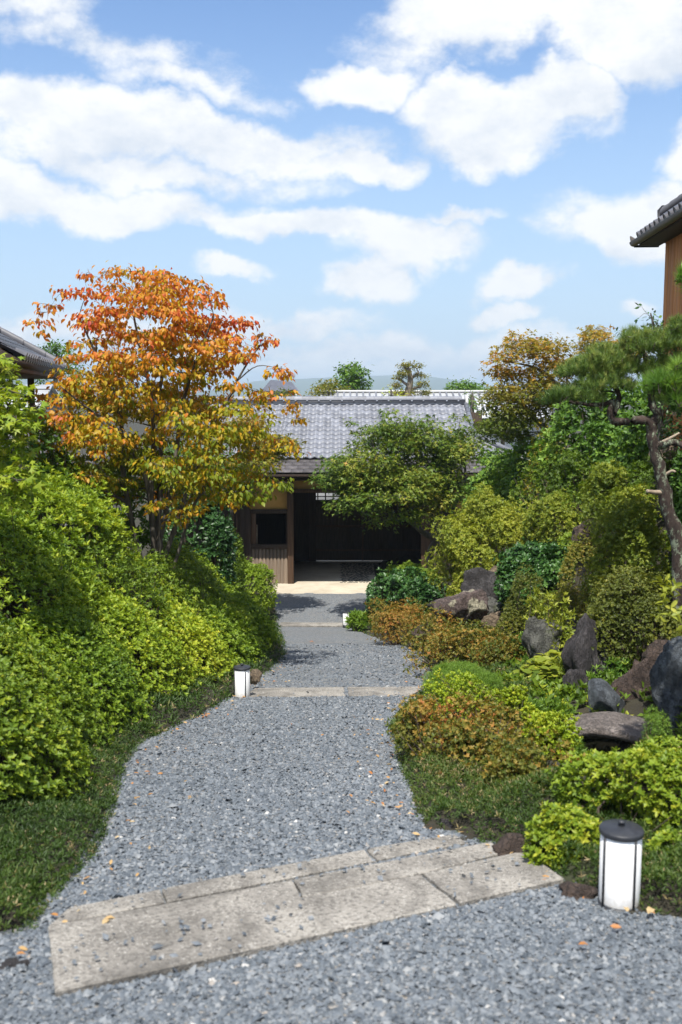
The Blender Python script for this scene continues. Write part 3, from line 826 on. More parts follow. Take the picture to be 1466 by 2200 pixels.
# roof body under the tiles: front and back slopes
def quadslab(name, pts, th, mat, parent, off):
    p = np.array(pts, float) - np.array(off); q = p - [0, 0, th]
    V = np.concatenate([p, q]); F = [(0, 1, 2, 3), (7, 6, 5, 4), (0, 4, 5, 1), (1, 5, 6, 2), (2, 6, 7, 3), (3, 7, 4, 0)]
    return link(name, np_mesh(name, V, F, mat), parent)
quadslab('roof_deck', [(RX0, YE + .02, ZE), (RX1 + .02, YE + .02, ZE), (RX1 + .02, YR, ZR), (RX0, YR, ZR)], .10, M['dark_wood'], gate, GL)
quadslab('roof_deck', [(RX0, YR + .01, ZR), (RX1 + .02, YR + .01, ZR), (RX1 + .02, YR + 4.3, ZE), (RX0, YR + 4.3, ZE)], .10, M['tile_dark'], gate, GL)
# hip at the right hand end
HX, HY, HZ = 5.60, YE, ZE
quadslab('roof_deck', [(RX1 + .03, 33.6, .09), (HX, HY, HZ), (HX, 40.2, HZ), (RX1 + .03, 38.9, .09)], .08, M['tile'], gate, GL)
quadslab('roof_deck', [(RX1 + .03, 33.55, .07), (RX1 + .03, HY, HZ), (HX - .02, HY, HZ - .01), (HX - .05, HY + .02, HZ)], .06, M['dark_wood'], gate, GL)
# hip ridge of half round tiles with an end disc
a = np.array((RX1 - .02, 33.65, .22)); b = np.array((HX + .04, HY - .02, HZ + .17))
for i in range(8):
    p, q = a + (b - a) * i / 8, a + (b - a) * (i + .97) / 8
    Geo().tube([p - np.array(GL), q - np.array(GL)], [.085, .095], 10).build('ridge_tile', M['tile'], gate, True)
g = Geo().tube([a - np.array(GL) - [0, 0, .12], b - np.array(GL) - [0, 0, .12]], .10, 4); g.build('hip_bedding', M['mortar'], gate)
d_ = (b - a) / np.linalg.norm(b - a)
Geo().tube([b - np.array(GL), b + d_ * .07 - np.array(GL)], [.15, .14], 16).build('end_tile', M['tile_dark'], gate, True)
# main ridge
for i, (w, z0, z1, m) in enumerate(((.22, ZR - .02, ZR + .06, 'mortar'), (.25, ZR + .06, ZR + .09, 'tile'), (.19, ZR + .09, ZR + .135, 'tile_dark'), (.23, ZR + .135, ZR + .165, 'tile'), (.18, ZR + .165, ZR + .20, 'mortar'))):
    gb('ridge_course', RX0, RX1 - .02 - .002 * i, YR - w, YR + w, z0, z1 - .002, m, bevel=0)
cap = Geo()
a_ = np.linspace(0, math.pi, 9); prof = [(math.cos(k) * .10, math.sin(k) * .085) for k in a_]
cap.add([(sx * .145, p[0], p[1]) for sx in (-1, 1) for p in prof], [(i, i + 1, 9 + i + 1, 9 + i) for i in range(8)])
cap.add([(sx, p[0] * 1.16, p[1] * 1.2) for sx in (.12, .16) for p in prof], [(i, i + 1, 9 + i + 1, 9 + i) for i in range(8)])
cme = np_mesh('ridge_cap', np.concatenate(cap.v), np.concatenate(cap.f), M['tile'], None, True)
for i in range(int((RX1 - RX0) / .29)):
    link('ridge_cap', cme, gate, Vector((RX0 + .15 + i * .29, YR, ZR + .20)) - GL)
cap = Geo(); cap.box(-.03, .03, -.03, .03, -.02, .05)
kme = np_mesh('ridge_knob', np.concatenate(cap.v), np.concatenate(cap.f), M['tile'])
for i in range(int((RX1 - RX0) / .42)):
    link('ridge_knob', kme, gate, Vector((RX0 + .2 + i * .42, YR - .235, ZR + .10)) - GL)
gb('ridge_end', RX1 - .02, RX1 + .07, YR - .26, YR + .26, ZR - .12, ZR + .34, 'white_plaster')
# verge tiles down the right edge of the upper roof
for i in range(12):
    s = (i + 1.9) * SL / 13.5; y = YE + s * math.cos(PITCH_R); z = ZE + s * math.sin(PITCH_R)
    if y < 33.4: continue
    Geo().tube([(0, -.2, 0), (0, .19, 0)], [.085, .075], 8).build('verge_tile', M['tile'], gate, True, Vector((RX1 - .01, y, z + .09)) - GL, (PITCH_R, 0, 0))
# shingled skirt below the tiles
SK = [(31.15, -.90), (32.22, -.535)]
sp = math.atan2(SK[1][1] - SK[0][1], SK[1][0] - SK[0][0]); sl = math.hypot(SK[1][0] - SK[0][0], SK[1][1] - SK[0][1])
sme = Geo().box(-.19, .19, -.16, .16, -.012, .012); sme = np_mesh('shingle', np.concatenate(sme.v), np.concatenate(sme.f), M['shingle'])
for r_ in range(4):
    s = (r_ + .5) * sl / 4; y = SK[0][0] + s * math.cos(sp); z = SK[0][1] + s * math.sin(sp)
    x = -5.2 + (r_ % 2) * .19
    while x < 5.9:
        link('shingle', sme, gate, Vector((x, y, z + .03 + random.uniform(0, .006))) - GL, (sp - R(2.5), 0, random.uniform(-.01, .01))); x += .384
quadslab('eave_deck', [(-5.4, SK[0][0] + .02, SK[0][1] - .01), (5.95, SK[0][0] + .02, SK[0][1] - .01), (5.95, SK[1][0], SK[1][1] - .01), (-5.4, SK[1][0], SK[1][1] - .01)], .05, M['dark_wood'], gate, GL)
gb('eave_fascia', -5.4, 5.95, 31.12, 31.165, -1.0, -.93, 'dark_wood')
for i in range(21):
    x = -5.2 + i * .54
    gb('rafter', x - .035, x + .035, 31.25, 33.0, -1.06, -.985, 'dark_wood')
gb('eave_beam', -5.3, 5.6, 32.0, 32.14, -1.2, -1.062, 'dark_wood')
# posts, beams and walls of the front
YF = 32.5
x_l0, x_l1 = gx(527, YF), gx(538, YF); x_p0, x_p1 = gx(617, YF), gx(630, YF); x_r0, x_r1 = gx(907, YF), gx(926, YF)
for (a0, a1, m) in ((x_l0, x_l1, 'dark_wood'), (x_p0, x_p1, 'brown_wood'), (x_r0, x_r1, 'brown_wood'), (5.0, 5.2, 'dark_wood'), (-5.6, -5.4, 'dark_wood')):
    gb('post', a0, a1, YF - .1, YF + .1, GZ, -.9, m, bevel=.012)
gb('lintel', x_p1, x_r0, YF - .08, YF + .08, gzz(1058, YF), gzz(1050, YF), 'brown_wood')
gb('plaster_panel', x_p1, x_r0, YF - .03, YF + .03, gzz(1050, YF), -.9, 'ochre', bevel=0)
gb('plaster_panel', x_l1, x_p0, YF - .03, YF + .03, gzz(1094, YF), -.9, 'ochre', bevel=0)
gb('window_head', x_l1, x_p0, YF - .06, YF + .06, gzz(1103, YF), gzz(1094, YF), 'dark_wood')
gb('window_sill', x_l1 - .05, x_p0, YF - .09, YF + .06, gzz(1178, YF), gzz(1169, YF), 'dark_wood')
gb('window_jamb', x_l1, x_l1 + .16, YF - .03, YF + .05, gzz(1169, YF), gzz(1103, YF), 'brown_wood')
gb('window_stay', x_l1 + .17, x_l1 + .20, YF + .08, YF + .11, gzz(1169, YF), gzz(1128, YF), 'deadwood')
n = 10; w = (x_p0 - x_l1) / n
bme = Geo().tube([(0, 0, -.5), (0, 0, .5)], w * .53, 8); bme = np_mesh('bark_board', np.concatenate(bme.v), np.concatenate(bme.f), M['board'], None, True)
zt, zb = gzz(1178, YF), GZ + .02
for i in range(n):
    o = link('bark_board', bme, gate, Vector((x_l1 + (i + .5) * w, YF - .01, (zt + zb) / 2 - random.uniform(0, .02))) - GL); o.scale = (1, .8, zt - zb)
gb('low_wall', x_l1, x_p0, YF + .05, YF + .12, GZ, zt - .01, 'dark_wood')
# left wing: dark boards with a slatted window
for i in range(11):
    x = -5.4 + i * .208
    gb('wall_board', x, x + .2, YF - .02, YF + .03, GZ, -.9, 'dark_wood')
for i in range(7):
    gb('window_slat', -4.05 + i * .1, -4.01 + i * .1, YF - .08, YF - .04, gzz(1180, YF), gzz(1105, YF), 'brown_wood')
# right of the opening
for i in range(9):
    x = x_r1 + i * .232
    gb('wall_board', x, x + .224, YF - .02, YF + .03, GZ, gzz(1100, YF), 'door_wood')
gb('plaster_panel', x_r1, 5.0, YF - .03, YF + .02, gzz(1098, YF), -.9, 'ochre', bevel=0)
gb('side_post', x_r1 + .02, x_r1 + .17, YF - .28, YF - .12, GZ, gzz(1178, YF), 'board', bevel=.02)
# porch behind the opening
YB = 36.9
gb('inner_wall', -5.5, x_p0 - .35, YB - .05, YB + .05, GZ, .9, 'dark_wood', bevel=0)
gb('inner_wall', x_r1, 5.2, YB - .05, YB + .05, GZ, .9, 'dark_wood', bevel=0)
gb('inner_wall', -1.86, -1.80, YF + .9, YB - .06, GZ, -.4, 'dark_wood', bevel=0)
gb('inner_wall', x_r1 + .1, x_r1 + .16, YF + .2, YB - .06, GZ, -.4, 'dark_wood', bevel=0)
gb('inner_wall', -5.5, -5.45, YF + .1, YB - .06, GZ, -.4, 'dark_wood', bevel=0)
gb('inner_wall', 5.15, 5.2, YF + .1, YB - .06, GZ, -.4, 'dark_wood', bevel=0)
xd0, xd1, xm = gx(676, YB), gx(908, YB), gx(780, YB)
gb('door_post', xd0 - .22, xd0 + .05, YB - .1, YB + .1, GZ, .9, 'dark_wood'); gb('door_post', xd1 - .05, xd1 + .2, YB - .1, YB + .1, GZ, .9, 'dark_wood')
gb('inner_wall', x_p0 - .35, xd0 - .22, YB - .04, YB + .04, GZ, .9, 'dark_wood', bevel=0)
zl0, zl1 = gzz(1074, YB), gzz(1059, YB)
gb('transom_rail', xd0 - .02, xd1 + .02, YB - .07, YB + .07, zl0 - .26, zl0, 'dark_wood'); gb('transom_rail', xd0 - .02, xd1 + .02, YB - .07, YB + .07, zl1, zl1 + .14, 'dark_wood')
gb('inner_wall', xd0 - .02, xd1 + .02, YB - .04, YB + .04, zl1 + .14, 1.0, 'dark_wood', bevel=0)
for i in range(14):
    x = xd0 + .12 + i * .285
    gb('transom_bar', x - .022, x + .022, YB - .02, YB + .02, zl0, zl1, 'dark_wood')
gb('transom_bar', xd0, xd1, YB - .03, YB - .0205, (zl0 + zl1) / 2 - .018, (zl0 + zl1) / 2 + .018, 'dark_wood')
for (a0, a1) in ((xd0, xm - .03), (xm + .03, xd1)):
    c = Vector(((a0 + a1) / 2, YB, GZ + .05))
    door = empty('door', c - GL); door.parent = gate
    def db(name, x0, x1, y0, y1, z0, z1, m):
        return beam(name, x0 - c.x, x1 - c.x, y0 - c.y, y1 - c.y, z0 - c.z, z1 - c.z, M[m], door)
    H_ = zl0 - .18
    for i in range(6):
        w = (a1 - a0) / 6
        db('plank', a0 + i * w, a0 + (i + 1) * w - .0005, YB - .02, YB + .02, GZ + .42, H_, 'door_wood')
    db('rail', a0, a1, YB - .05, YB - .021, GZ + 1.30, GZ + 1.38, 'brown_wood'); db('rail', a0, a1, YB - .05, YB - .021, GZ + .40, GZ + .47, 'brown_wood')
    db('bottom_board', a0, a1, YB - .035, YB + .02, GZ + .05, GZ + .415, 'door_wood')
gb('door_bar', xm - .03, xm + .03, YB - .06, YB - .03, GZ + .04, H_, 'brown_wood')
# paved porch
props(Geo().box(-3.4, 7, 30.8, 40.5, GZ - .15, GZ + .012).build('porch_pavement', M['concrete'], None), kind='structure')
pav = bpy.data.objects['porch_pavement']
g = Geo(); k = 0
for i in range(24):
    for j in range(26):
        x = .02 + j * .105 + random.uniform(-.03, .03) + (i % 2) * .05; y = 32.62 + i * .16 + random.uniform(-.03, .03)
        if .95 < x < 1.32 and i < 9: continue
        r = random.uniform(.03, .05); aa = np.linspace(0, 6.28, 6, endpoint=False)
        pr = [(x + r * 1.25 * math.cos(q) * random.uniform(.8, 1.15), y + r * math.sin(q) * random.uniform(.8, 1.15)) for q in aa]
        V = [(u, v, GZ + .012 + h) for h in (0, .008) for u, v in pr] 
        V += [(x, y, GZ + .021)]
        F = [(q, (q + 1) % 6, 6 + (q + 1) % 6, 6 + q) for q in range(6)] + [(6, 7, 8, 12), (8, 9, 10, 12), (10, 11, 6, 12)]
        g.add(V, F)
o = g.build('inlaid_stones', M['inlay'], pav); o['kind'] = 'stuff'

# ------------------------------------------------------------------ other buildings
# pavilion at the left edge: corner of a hipped tile roof on a post
C0 = P(136, 797, 20)
pv = empty('tiled_pavilion', (C0.x, C0.y, Hs(C0.x, C0.y)), 'hipped grey tile roof corner of a pavilion on a slim post', 'pavilion', rz=R(10.6))
ez = C0.z - pv.location.z
PT = .58; pa = math.atan(PT)
tm2 = tile_mesh('tile', .27, .36, M['tile_dark'], amp=.03)
Mx = Matrix.Rotation(math.pi / 2, 4, 'Z')
for r_ in range(9):
    d = (r_ + .5) * .30
    y = -d - .1
    while y > -6.2:
        o = link('roof_tile', tm2, pv, (-d * math.cos(pa), y, ez + .05 + d * math.sin(pa)))
        o.rotation_euler = (Matrix.Rotation(math.pi / 2, 3, 'Z') @ Matrix.Rotation(pa - .04, 3, 'X')).to_euler(); y -= .27
for i in range(23):
    Geo().tube([(.03, 0, 0), (-.12, 0, .07)], .068, 10).build('eave_tile', M['tile_dark'], pv, True, (0, -.2 - i * .27, ez + .06))
h0, h1 = np.array((0, 0, ez + .10)), np.array((-5, -5, ez + .10 + 5 * PT))
for i in range(14):
    p, q = h0 + (h1 - h0) * i / 14, h0 + (h1 - h0) * (i + .97) / 14
    Geo().tube([p, q], [.10, .088], 8).build('ridge_tile', M['tile_dark'], pv, True)
quadslab('roof_deck', [(0, 0, ez), (-5, -5, ez + 5 * PT), (-5.02, -9.5, ez + 5 * PT), (0, -9.5, ez)], .10, M['dark_wood'], pv, (0, 0, 0))
quadslab('roof_deck', [(0, .01, ez), (-9.5, .01, ez), (-9.5, -5, ez + 5 * PT), (-5, -5.01, ez + 5 * PT)], .10, M['tile_dark'], pv, (0, 0, 0))
beam('eave_fascia', -.06, -.01, -9.5, -.02, ez - .16, ez - .10, M['brown_wood'], pv)
beam('soffit', -9.4, -.06, -9.4, -.06, ez - .16, ez - .13, M['brown_wood'], pv, 0)
beam('post', -.62, -.50, -.62, -.50, -.1, ez - .16, M['board'], pv, .01)

# house on the slope at the right edge
C1 = P(1431, 505, 17.0)
hz = Hs(C1.x + .5, 16) - .3
hs = empty('cedar_house', (C1.x, C1.y, hz), 'house corner with tall brown cedar board wall and grey tiled eave', 'house', rz=R(-3.4))
wt_ = C1.z - hz
for i in range(14):
    beam('wall_board', 0 + .004 * (i % 2), .05, -.2 * (i + 1) + .004, -.2 * i, 0, wt_, M['orange_wood'], hs, .004)
beam('wall', .02, .15, -9, -2.81, 0, wt_, M['orange_wood'], hs, 0); beam('end_wall', .06, 6, -.1, -.004, 0, wt_ - .01, M['dark_wood'], hs, 0)
quadslab('roof_deck', [(-.30, .45, wt_ - .02), (4, .45, wt_ + 2.0), (4, -9, wt_ + 2.0), (-.30, -9, wt_ - .02)], .06, M['dark_wood'], hs, (0, 0, 0))
beam('wall_plate', -.06, .12, -9, .1, wt_ - .12, wt_ - .03, M['dark_wood'], hs)
beam('soffit', -.34, -.004, -9, .40, wt_ - .12, wt_ - .06, M['dark_wood'], hs, 0)
for i in range(30):
    y = .42 - i * .29
    Geo().tube([(-.36, y, wt_ + .05), (.06, y, wt_ + .25)], .075, 10).build('eave_tile', M['tile_dark'], hs, True)
    o = link('roof_tile', tm2, hs, (-.22, y - .145, wt_ + .06)); o.rotation_euler = (Matrix.Rotation(-math.pi / 2, 3, 'Z') @ Matrix.Rotation(.42, 3, 'X')).to_euler()
g = Geo(); aa = np.linspace(math.pi, 2 * math.pi, 9)
g.add([(-.40 + .075 * math.cos(q), y, wt_ - .035 + .075 * math.sin(q)) for y in (.55, -9) for q in aa], [(i, i + 1, 9 + i + 1, 9 + i) for i in range(8)])
g.build('gutter', M['bronze'], hs, True)
Geo().tube([(-.40, .553, wt_ - .02), (-.46, .56, wt_ + .07)], [.06, .01], 6).build('gutter_end', M['bronze'], hs)
beam('gutter_bracket', -.40, .02, .50, .54, wt_ - .125, wt_ - .085, M['black_metal'], hs)
for i in range(16):
    Geo().tube([(.04, .25 - i * .5, wt_ + .42), (.04, -.235 - i * .5, wt_ + .42)], [.095, .085], 10).build('ridge_tile', M['tile_dark'], hs, True)
beam('ridge_course', -.04, .12, -8, .24, wt_ + .2, wt_ + .36, M['tile_dark'], hs)
Geo().tube([(.04, .25, wt_ + .40), (.04, .34, wt_ + .40)], [.14, .12], 8).build('end_tile', M['tile_dark'], hs)

# long tiled roof and pale wall of the neighbour behind the gatehouse
Yn = 47.0
nb = empty('neighbour_house', (5, Yn, -5.2), 'low white walled building with pale tiled roof behind the gatehouse', 'building')
def nbm(name, x0, x1, y0, y1, z0, z1, m): return beam(name, x0 - 5, x1 - 5, y0 - Yn, y1 - Yn, z0 + 5.2, z1 + 5.2, M[m], nb, 0)
zt = P(1000, 838, Yn).z
nbm('wall', -4, 9.5, Yn + .1, Yn + 5, -5.2, zt - 1.1, 'white_plaster')
quadslab('roof', [(-1 - 5, -.6, zt - 1.25 + 5.2), (9.9 - 5, -.6, zt - 1.25 + 5.2), (9.9 - 5, 2.6, zt - .08 + 5.2), (-1 - 5, 2.6, zt - .08 + 5.2)], .12, M['tin'], nb, (0, 0, 0))
for i in range(34):
    x = -.8 + i * .315
    Geo().tube([(x - 5, -.6, zt - 1.25 + 5.2 + .02), (x - 5, 2.6, zt - .08 + 5.2 + .02)], .05, 6, False).build('tile_row', M['tile'], nb, True)
nbm('ridge', -1, 9.9, Yn + 2.45, Yn + 2.75, zt - .1, zt, 'white_plaster')
# pale metal shed behind the pavilion
Ys = 31.0
sh = empty('metal_shed', (P(85, 850, Ys).x, Ys, Hs(-9, 31)), 'pale ribbed metal shed roof behind the pavilion post', 'shed')
a_ = P(128, 826, Ys); zo = sh.location.z; xo = sh.location.x
za = a_.z - zo
quadslab('roof', [(-4, -1.6, za - .75), (a_.x - xo - .2, -1.6, za - .75), (a_.x - xo - .2, 0, za), (-4, 0, za)], .05, M['tin'], sh, (0, 0, 0))
for i in range(4):
    beam('roof_seam', -4, a_.x - xo - .2, -1.55 + i * .4, -1.52 + i * .4, za - .72 + i * .187, za - .69 + i * .187, M['block'], sh, 0)
quadslab('roof', [(-4, .01, za), (a_.x - xo - .2, .01, za), (a_.x - xo - .2, 1.6, za - .75), (-4, 1.6, za - .75)], .05, M['tin'], sh, (0, 0, 0))
beam('wall', -3.9, a_.x - xo - .35, -1.3, 1.3, -.2, za - .78, M['block'], sh, 0)
V = [(a_.x - xo - .3, -1.3, za - .78), (a_.x - xo - .3, 1.3, za - .78), (a_.x - xo - .3, 0, za - .08), (a_.x - xo - .36, 0, za - .08)]
link('gable', np_mesh('gable', V, [(0, 1, 2, 3)], M['block']), sh)
# concrete block wall behind the dogwood
Yw = 21.5
p0, p1 = P(-60, 985, Yw), P(250, 985, Yw)
zb_ = Hs(-5, Yw) - .3
bw = empty('block_wall', (p0.x, Yw, zb_), 'grey concrete block wall behind the orange dogwood', 'wall')
hh = P(60, 977, Yw).z - zb_
bme = Geo().box(-.196, .196, -.07, .07, -.095, .095); bme = np_mesh('block', np.concatenate(bme.v), np.concatenate(bme.f), M['block'])
ny = max(3, int(hh / .2))
for j in range(ny):
    for i in range(int((p1.x - p0.x) / .4)):
        link('block', bme, bw, (.2 + i * .4 + (j % 2) * .2, 0, hh - .07 - .1 - j * .2))
beam('coping', 0, p1.x - p0.x + .1, -.10, .10, hh - .068, hh, M['block'], bw, .004)
# far tiled roof between the trees
Yf = 75.0
fp = P(640, 832, Yf)
fh = empty('distant_house', (fp.x - .8, Yf, -5.2), 'tiny distant grey tiled gable roof beside the dogwood tip', 'house')
zf = fp.z + 5.2
V = [(-1.2, -.2, zf + .55), (.35, -.2, zf + .40), (.9, -2, zf - .3), (-1.8, -2, zf - .3), (-1.2, .2, zf + .55), (.35, .2, zf + .40), (.9, 2, zf - .3), (-1.8, 2, zf - .3)]
link('roof', np_mesh('roof', V, [(0, 1, 2, 3), (7, 6, 5, 4), (1, 5, 6, 2), (4, 0, 3, 7), (0, 4, 5, 1)], M['tile_dark']), fh)
beam('wall', -1.6, .7, -1.7, 1.7, 0, zf - .31, M['white_plaster'], fh, 0)

# wooded hills on the horizon
def hills():
    xs = np.linspace(-2600, 2600, 140); ys = np.linspace(3300, 5200, 24)
    X, Y = np.meshgrid(xs, ys)
    u = (Y - 3300) / 1900
    prof = 54 + 125 * lump(np.stack([X / 300, 0 * X, 0 * X], -1), 1.2) + 10 * lump(np.stack([X / 150, Y / 600, 0 * X], -1), 1.3, 1) + 4 * lump(np.stack([X / 45, Y / 60, 0 * X], -1), 1.1, 2)
    Z = -8 + prof * np.sin(np.clip(u, 0, 1) * math.pi * .5) ** .8 * 1.15
    return props(link('hills', grid_mesh('hills', X, Y, Z, M['hill'])), kind='structure')
hills()
# pond under the little bridge
th = np.linspace(0, 2 * math.pi, 28, endpoint=False)
pz = float(zp(POND[1])) - .26
V = [(POND[0] + .62 * math.cos(q), POND[1] + .6 * math.sin(q), pz) for q in th] + [(POND[0], POND[1], pz)]
props(link('pond', np_mesh('pond', V, [(i, (i + 1) % 28, 28) for i in range(28)], M['water'])), kind='structure')

# ------------------------------------------------------------------ planting
def E(px, py, Y, rx, ry, df=.9):
    c = P(px, py, Y); k = Y / FPX
    return (c.x, c.y, c.z, rx * k, rx * k * df, ry * k * 1.01)
def lobe_floor(lobes):
    return min(Hs(l[0], l[1]) for l in lobes)
def bush(name, label, cat, group, lobes, n, size, mat, ext=2.6, **kw):
    lob = []; f = []
    for l in lobes:      # every lobe reaches down to the soil it grows from
        x, y, z, rx, ry, rz = E(*l); g_ = Hs(x, y) - .03
        if z - rz > g_:
            nz = min((z + rz - g_) / 2, rz * ext + .1); f.append(nz / rz); z, rz = z + rz - nz, nz
        else: f.append(1)
        lob.append((x, y, z, rx, ry, rz))
    if lobes[0][2] > 10.4 and 'T' in kw and len(kw['T'][0]) == 6: kw['T'] = T_lance(.56)
    n = int(.78 * n * min(1.5, 1 + .6 * (sum(f) / len(f) - 1)))
    return shrub(name, label, cat, group, lob, n, size, M[mat], ground=lobe_floor(lob), **kw)

AZ = 'clipped azalea mounds along the left bank'
def bank_shrub(name, label, dl, y, a, b, n, size, mat, T=None, k=6, hue=.5, hv=.2, loose=.03, up=.6, seed=0, tilt=(35, 78), group=AZ, twigs=90, mound=.40, lift=0.0, rnd=.45):
    "a shrub clipped to the slope of the bank: dl metres from the path edge, y metres ahead, plan radii a, b"
    cx = float(Ledge(y)) - dl; T = T or T_lance(.4)
    m = int(n * 1.3)
    q = np.sqrt(rng.uniform(0, 1, m)); an = rng.uniform(0, 6.28, m)
    wob = 1 + .10 * np.sin(an * 3 + seed) + .06 * np.sin(an * 5 + 2 * seed)
    x = cx + a * wob * q * np.cos(an); yy = y + b * wob * q * np.sin(an)
    base_z = H(x, yy)
    e = .04
    top = lambda X_, Y_, Q_: TOP(X_, Y_) + lift - mound * Q_ ** 3.5
    z = top(x, yy, q)
    d0 = Ledge(yy) - x
    gx_ = (TOP(x + e, yy) - TOP(x - e, yy)) / (2 * e); gy_ = (TOP(x, yy + e) - TOP(x, yy - e)) / (2 * e)
    nr = unit(np.stack([-gx_ + .9 * q ** 3 * np.cos(an), -gy_ + .9 * q ** 3 * np.sin(an), np.ones(m)], 1))
    p3 = np.stack([x, yy, z], 1)
    p3 += nr * (.055 * lump(p3, 4.5, seed) + .04 * lump(p3, 11, seed + 1) + loose * rng.exponential(1, m) * (rng.uniform(0, 1, m) < .35) - .16 * rng.uniform(0, 1, m) ** 1.7)[:, None]
    skirt = (q > .8) & (rng.uniform(0, 1, m) < .75)
    p3[:, 2] = np.where(skirt, p3[:, 2] - rng.uniform(0, 1, m) * np.maximum(p3[:, 2] - base_z - .12, 0), p3[:, 2])
    ok = (p3[:, 2] > base_z + .06) & (d0 > .22)
    p3, nr = p3[ok][:n], nr[ok][:n]
    base = np.array((cx, y, Hs(cx, y)))
    root = empty(name, base, label, 'shrub', group)
    d2 = unit(nr + np.array([0, 0, up]) + rng.normal(0, rnd, nr.shape))
    hu = hue + hv * .8 * lump(p3, 3.2, seed + 3) + rng.normal(0, hv * .6, len(p3))
    V, F, h = rosettes(T, p3 - base, d2, k, size, tilt, hu, .08)
    link('foliage', np_mesh('foliage', V, F, M[mat], h), root)
    g = Geo()
    for i in rng.choice(len(p3), twigs, replace=False):
        t_ = p3[i] - base; s0 = t_ * np.array([.45, .45, 0]) + np.array([rng.normal(0, .05), rng.normal(0, .05), 0])
        s0[2] = Hs(*(s0[:2] + base[:2])) - base[2] - .02
        mid = s0 * .5 + t_ * .5 + rng.normal(0, .05, 3)
        g.tube([s0, mid, t_ + nr[i] * rng.uniform(-.02, .03)], [.009, .006, .002], 4, False)
    g.build('branches', M['twig'], root)
    return root
BS = bank_shrub
BS('azalea_shrub', 'dark green azalea mound nearest the camera on the left bank', .72, 6.35, .62, .85, 3600, .040, 'lf_az', T_oval(.5), hue=.46, seed=1, twigs=160)
BS('azalea_shrub', 'azalea mound with yellow tipped shoots, second along the left path edge', .80, 7.75, .60, .80, 3400, .040, 'lf_az', T_oval(.5), hue=.5, seed=2, twigs=140)
BS('azalea_shrub', 'deep green feathery azalea above the two nearest mounds', 1.30, 7.4, .55, .9, 2600, .042, 'lf_azd', hue=.55, seed=3, up=.9, lift=.03)
BS('azalea_shrub', 'broad olive green azalea mound, third along the left path edge', .78, 9.3, .62, .95, 3600, .040, 'lf_azy', T_lance(.55), hue=.34, seed=4)
BS('azalea_shrub', 'bright yellow green azalea mound left of the middle lantern', .95, 11.1, .66, .95, 3800, .044, 'lf_azy', T_lance(.55), hue=.56, seed=5)
BS('azalea_shrub', 'sunny yellow azalea mound just behind the middle lantern', .80, 13.0, .62, 1.0, 3400, .048, 'lf_azy', T_lance(.5), hue=.6, seed=6)
BS('azalea_shrub', 'rounded green azalea overhanging the path at its bend', .66, 15.1, .60, 1.1, 3200, .056, 'lf_azy', T_lance(.42), hue=.40, seed=7, up=.8)
BS('azalea_shrub', 'tall rounded azalea bulging over the far bend of the path', .62, 17.5, .62, 1.2, 3400, .060, 'lf_azy', T_lance(.42), hue=.38, seed=8, up=.8, lift=.12)
BS('azalea_shrub', 'smooth azalea half hidden behind the bulging one', 1.2, 20.2, .9, 1.5, 2600, .07, 'lf_azy', T_lance(.42), hue=.40, seed=9)
bush('azalea_shrub', 'small round bright green azalea at the foot of the gatehouse boards', 'shrub', AZ,
     [(520, 1248, 27.5, 55, 42), (560, 1255, 27, 35, 40)], 2600, .08, 'lf_azy', k=5, hue=.40, hv=.12, rough=.05, seed=6)
BS('large_leaved_azalea', 'tall loose yellow green azalea at the left edge of the bank', 1.75, 8.3, .75, 1.1, 3000, .064, 'lf_azy', T_oval(.34), 6, .5, .26, .09, 1.0, 10, (30, 80), None, 150, .3, -.36)
BS('large_leaved_azalea', 'loose yellow green azalea crowning the middle of the bank', 1.75, 10.2, .80, 1.15, 3000, .064, 'lf_azy', T_oval(.34), 6, .46, .26, .09, 1.0, 11, (30, 80), None, 150, .3, .10)
BS('large_leaved_azalea', 'pale green leafy shrub under the dogwood trunks', 2.30, 12.4, .95, 1.3, 2600, .075, 'lf_azy', T_lance(.36), 7, .5, .22, .07, 1.0, 12, (30, 80), None, 100, .3, .42)
BS('olive_shrub', 'dull olive twiggy shrub between the bright azaleas on the left', 1.45, 12.3, .55, 1.0, 1900, .05, 'lf_az', T_lance(.45), 5, .36, .24, .07, .7, 13, (35, 80), None, 170, .3, .12, .8)
BS('olive_shrub', 'grey green twiggy shrub beyond the dull olive one', 1.35, 14.6, .6, 1.2, 1900, .055, 'lf_az', T_lance(.45), 5, .42, .22, .06, .7, 14, (35, 80), None, 120, .3, -.02, .7)
BS('leafy_shrub', 'green shrub filling the bank behind the grey green one', 1.55, 17.2, .8, 1.5, 1900, .07, 'lf_az', T_lance(.45), 5, .45, .2, .06, .7, 15, (35, 80), None, 90, .3, 0)
bush('round_shrub', 'grey green round shrub against the dark gatehouse wing', 'shrub', None,
     [(485, 1180, 24, 42, 42), (465, 1215, 23, 40, 35)], 2400, .08, 'lf_az', k=5, hue=.4, hv=.14, rough=.06, seed=10)
bush('camellia', 'dark glossy camellia in the shade right of the dogwood trunks', 'shrub', None,
     [(440, 1110, 20.5, 62, 65), (400, 1080, 21, 60, 60), (470, 1140, 20, 35, 45)], 2400, .09, 'lf_gloss', T=T_oval(.5), k=4, hue=.35, hv=.18, rough=.12, seed=11)
bush('evergreen_shrub', 'mid green evergreen hedge below the block wall at the left edge', 'shrub', None,
     [(50, 975, 14.5, 80, 48), (20, 1010, 12.5, 80, 50), (120, 1000, 16, 60, 40), (150, 1060, 15, 80, 35), (250, 1050, 17, 90, 40)], 3600, .08, 'lf_green', T=T_lance(.5), k=5, hue=.45, hv=.2, rough=.22, seed=13)

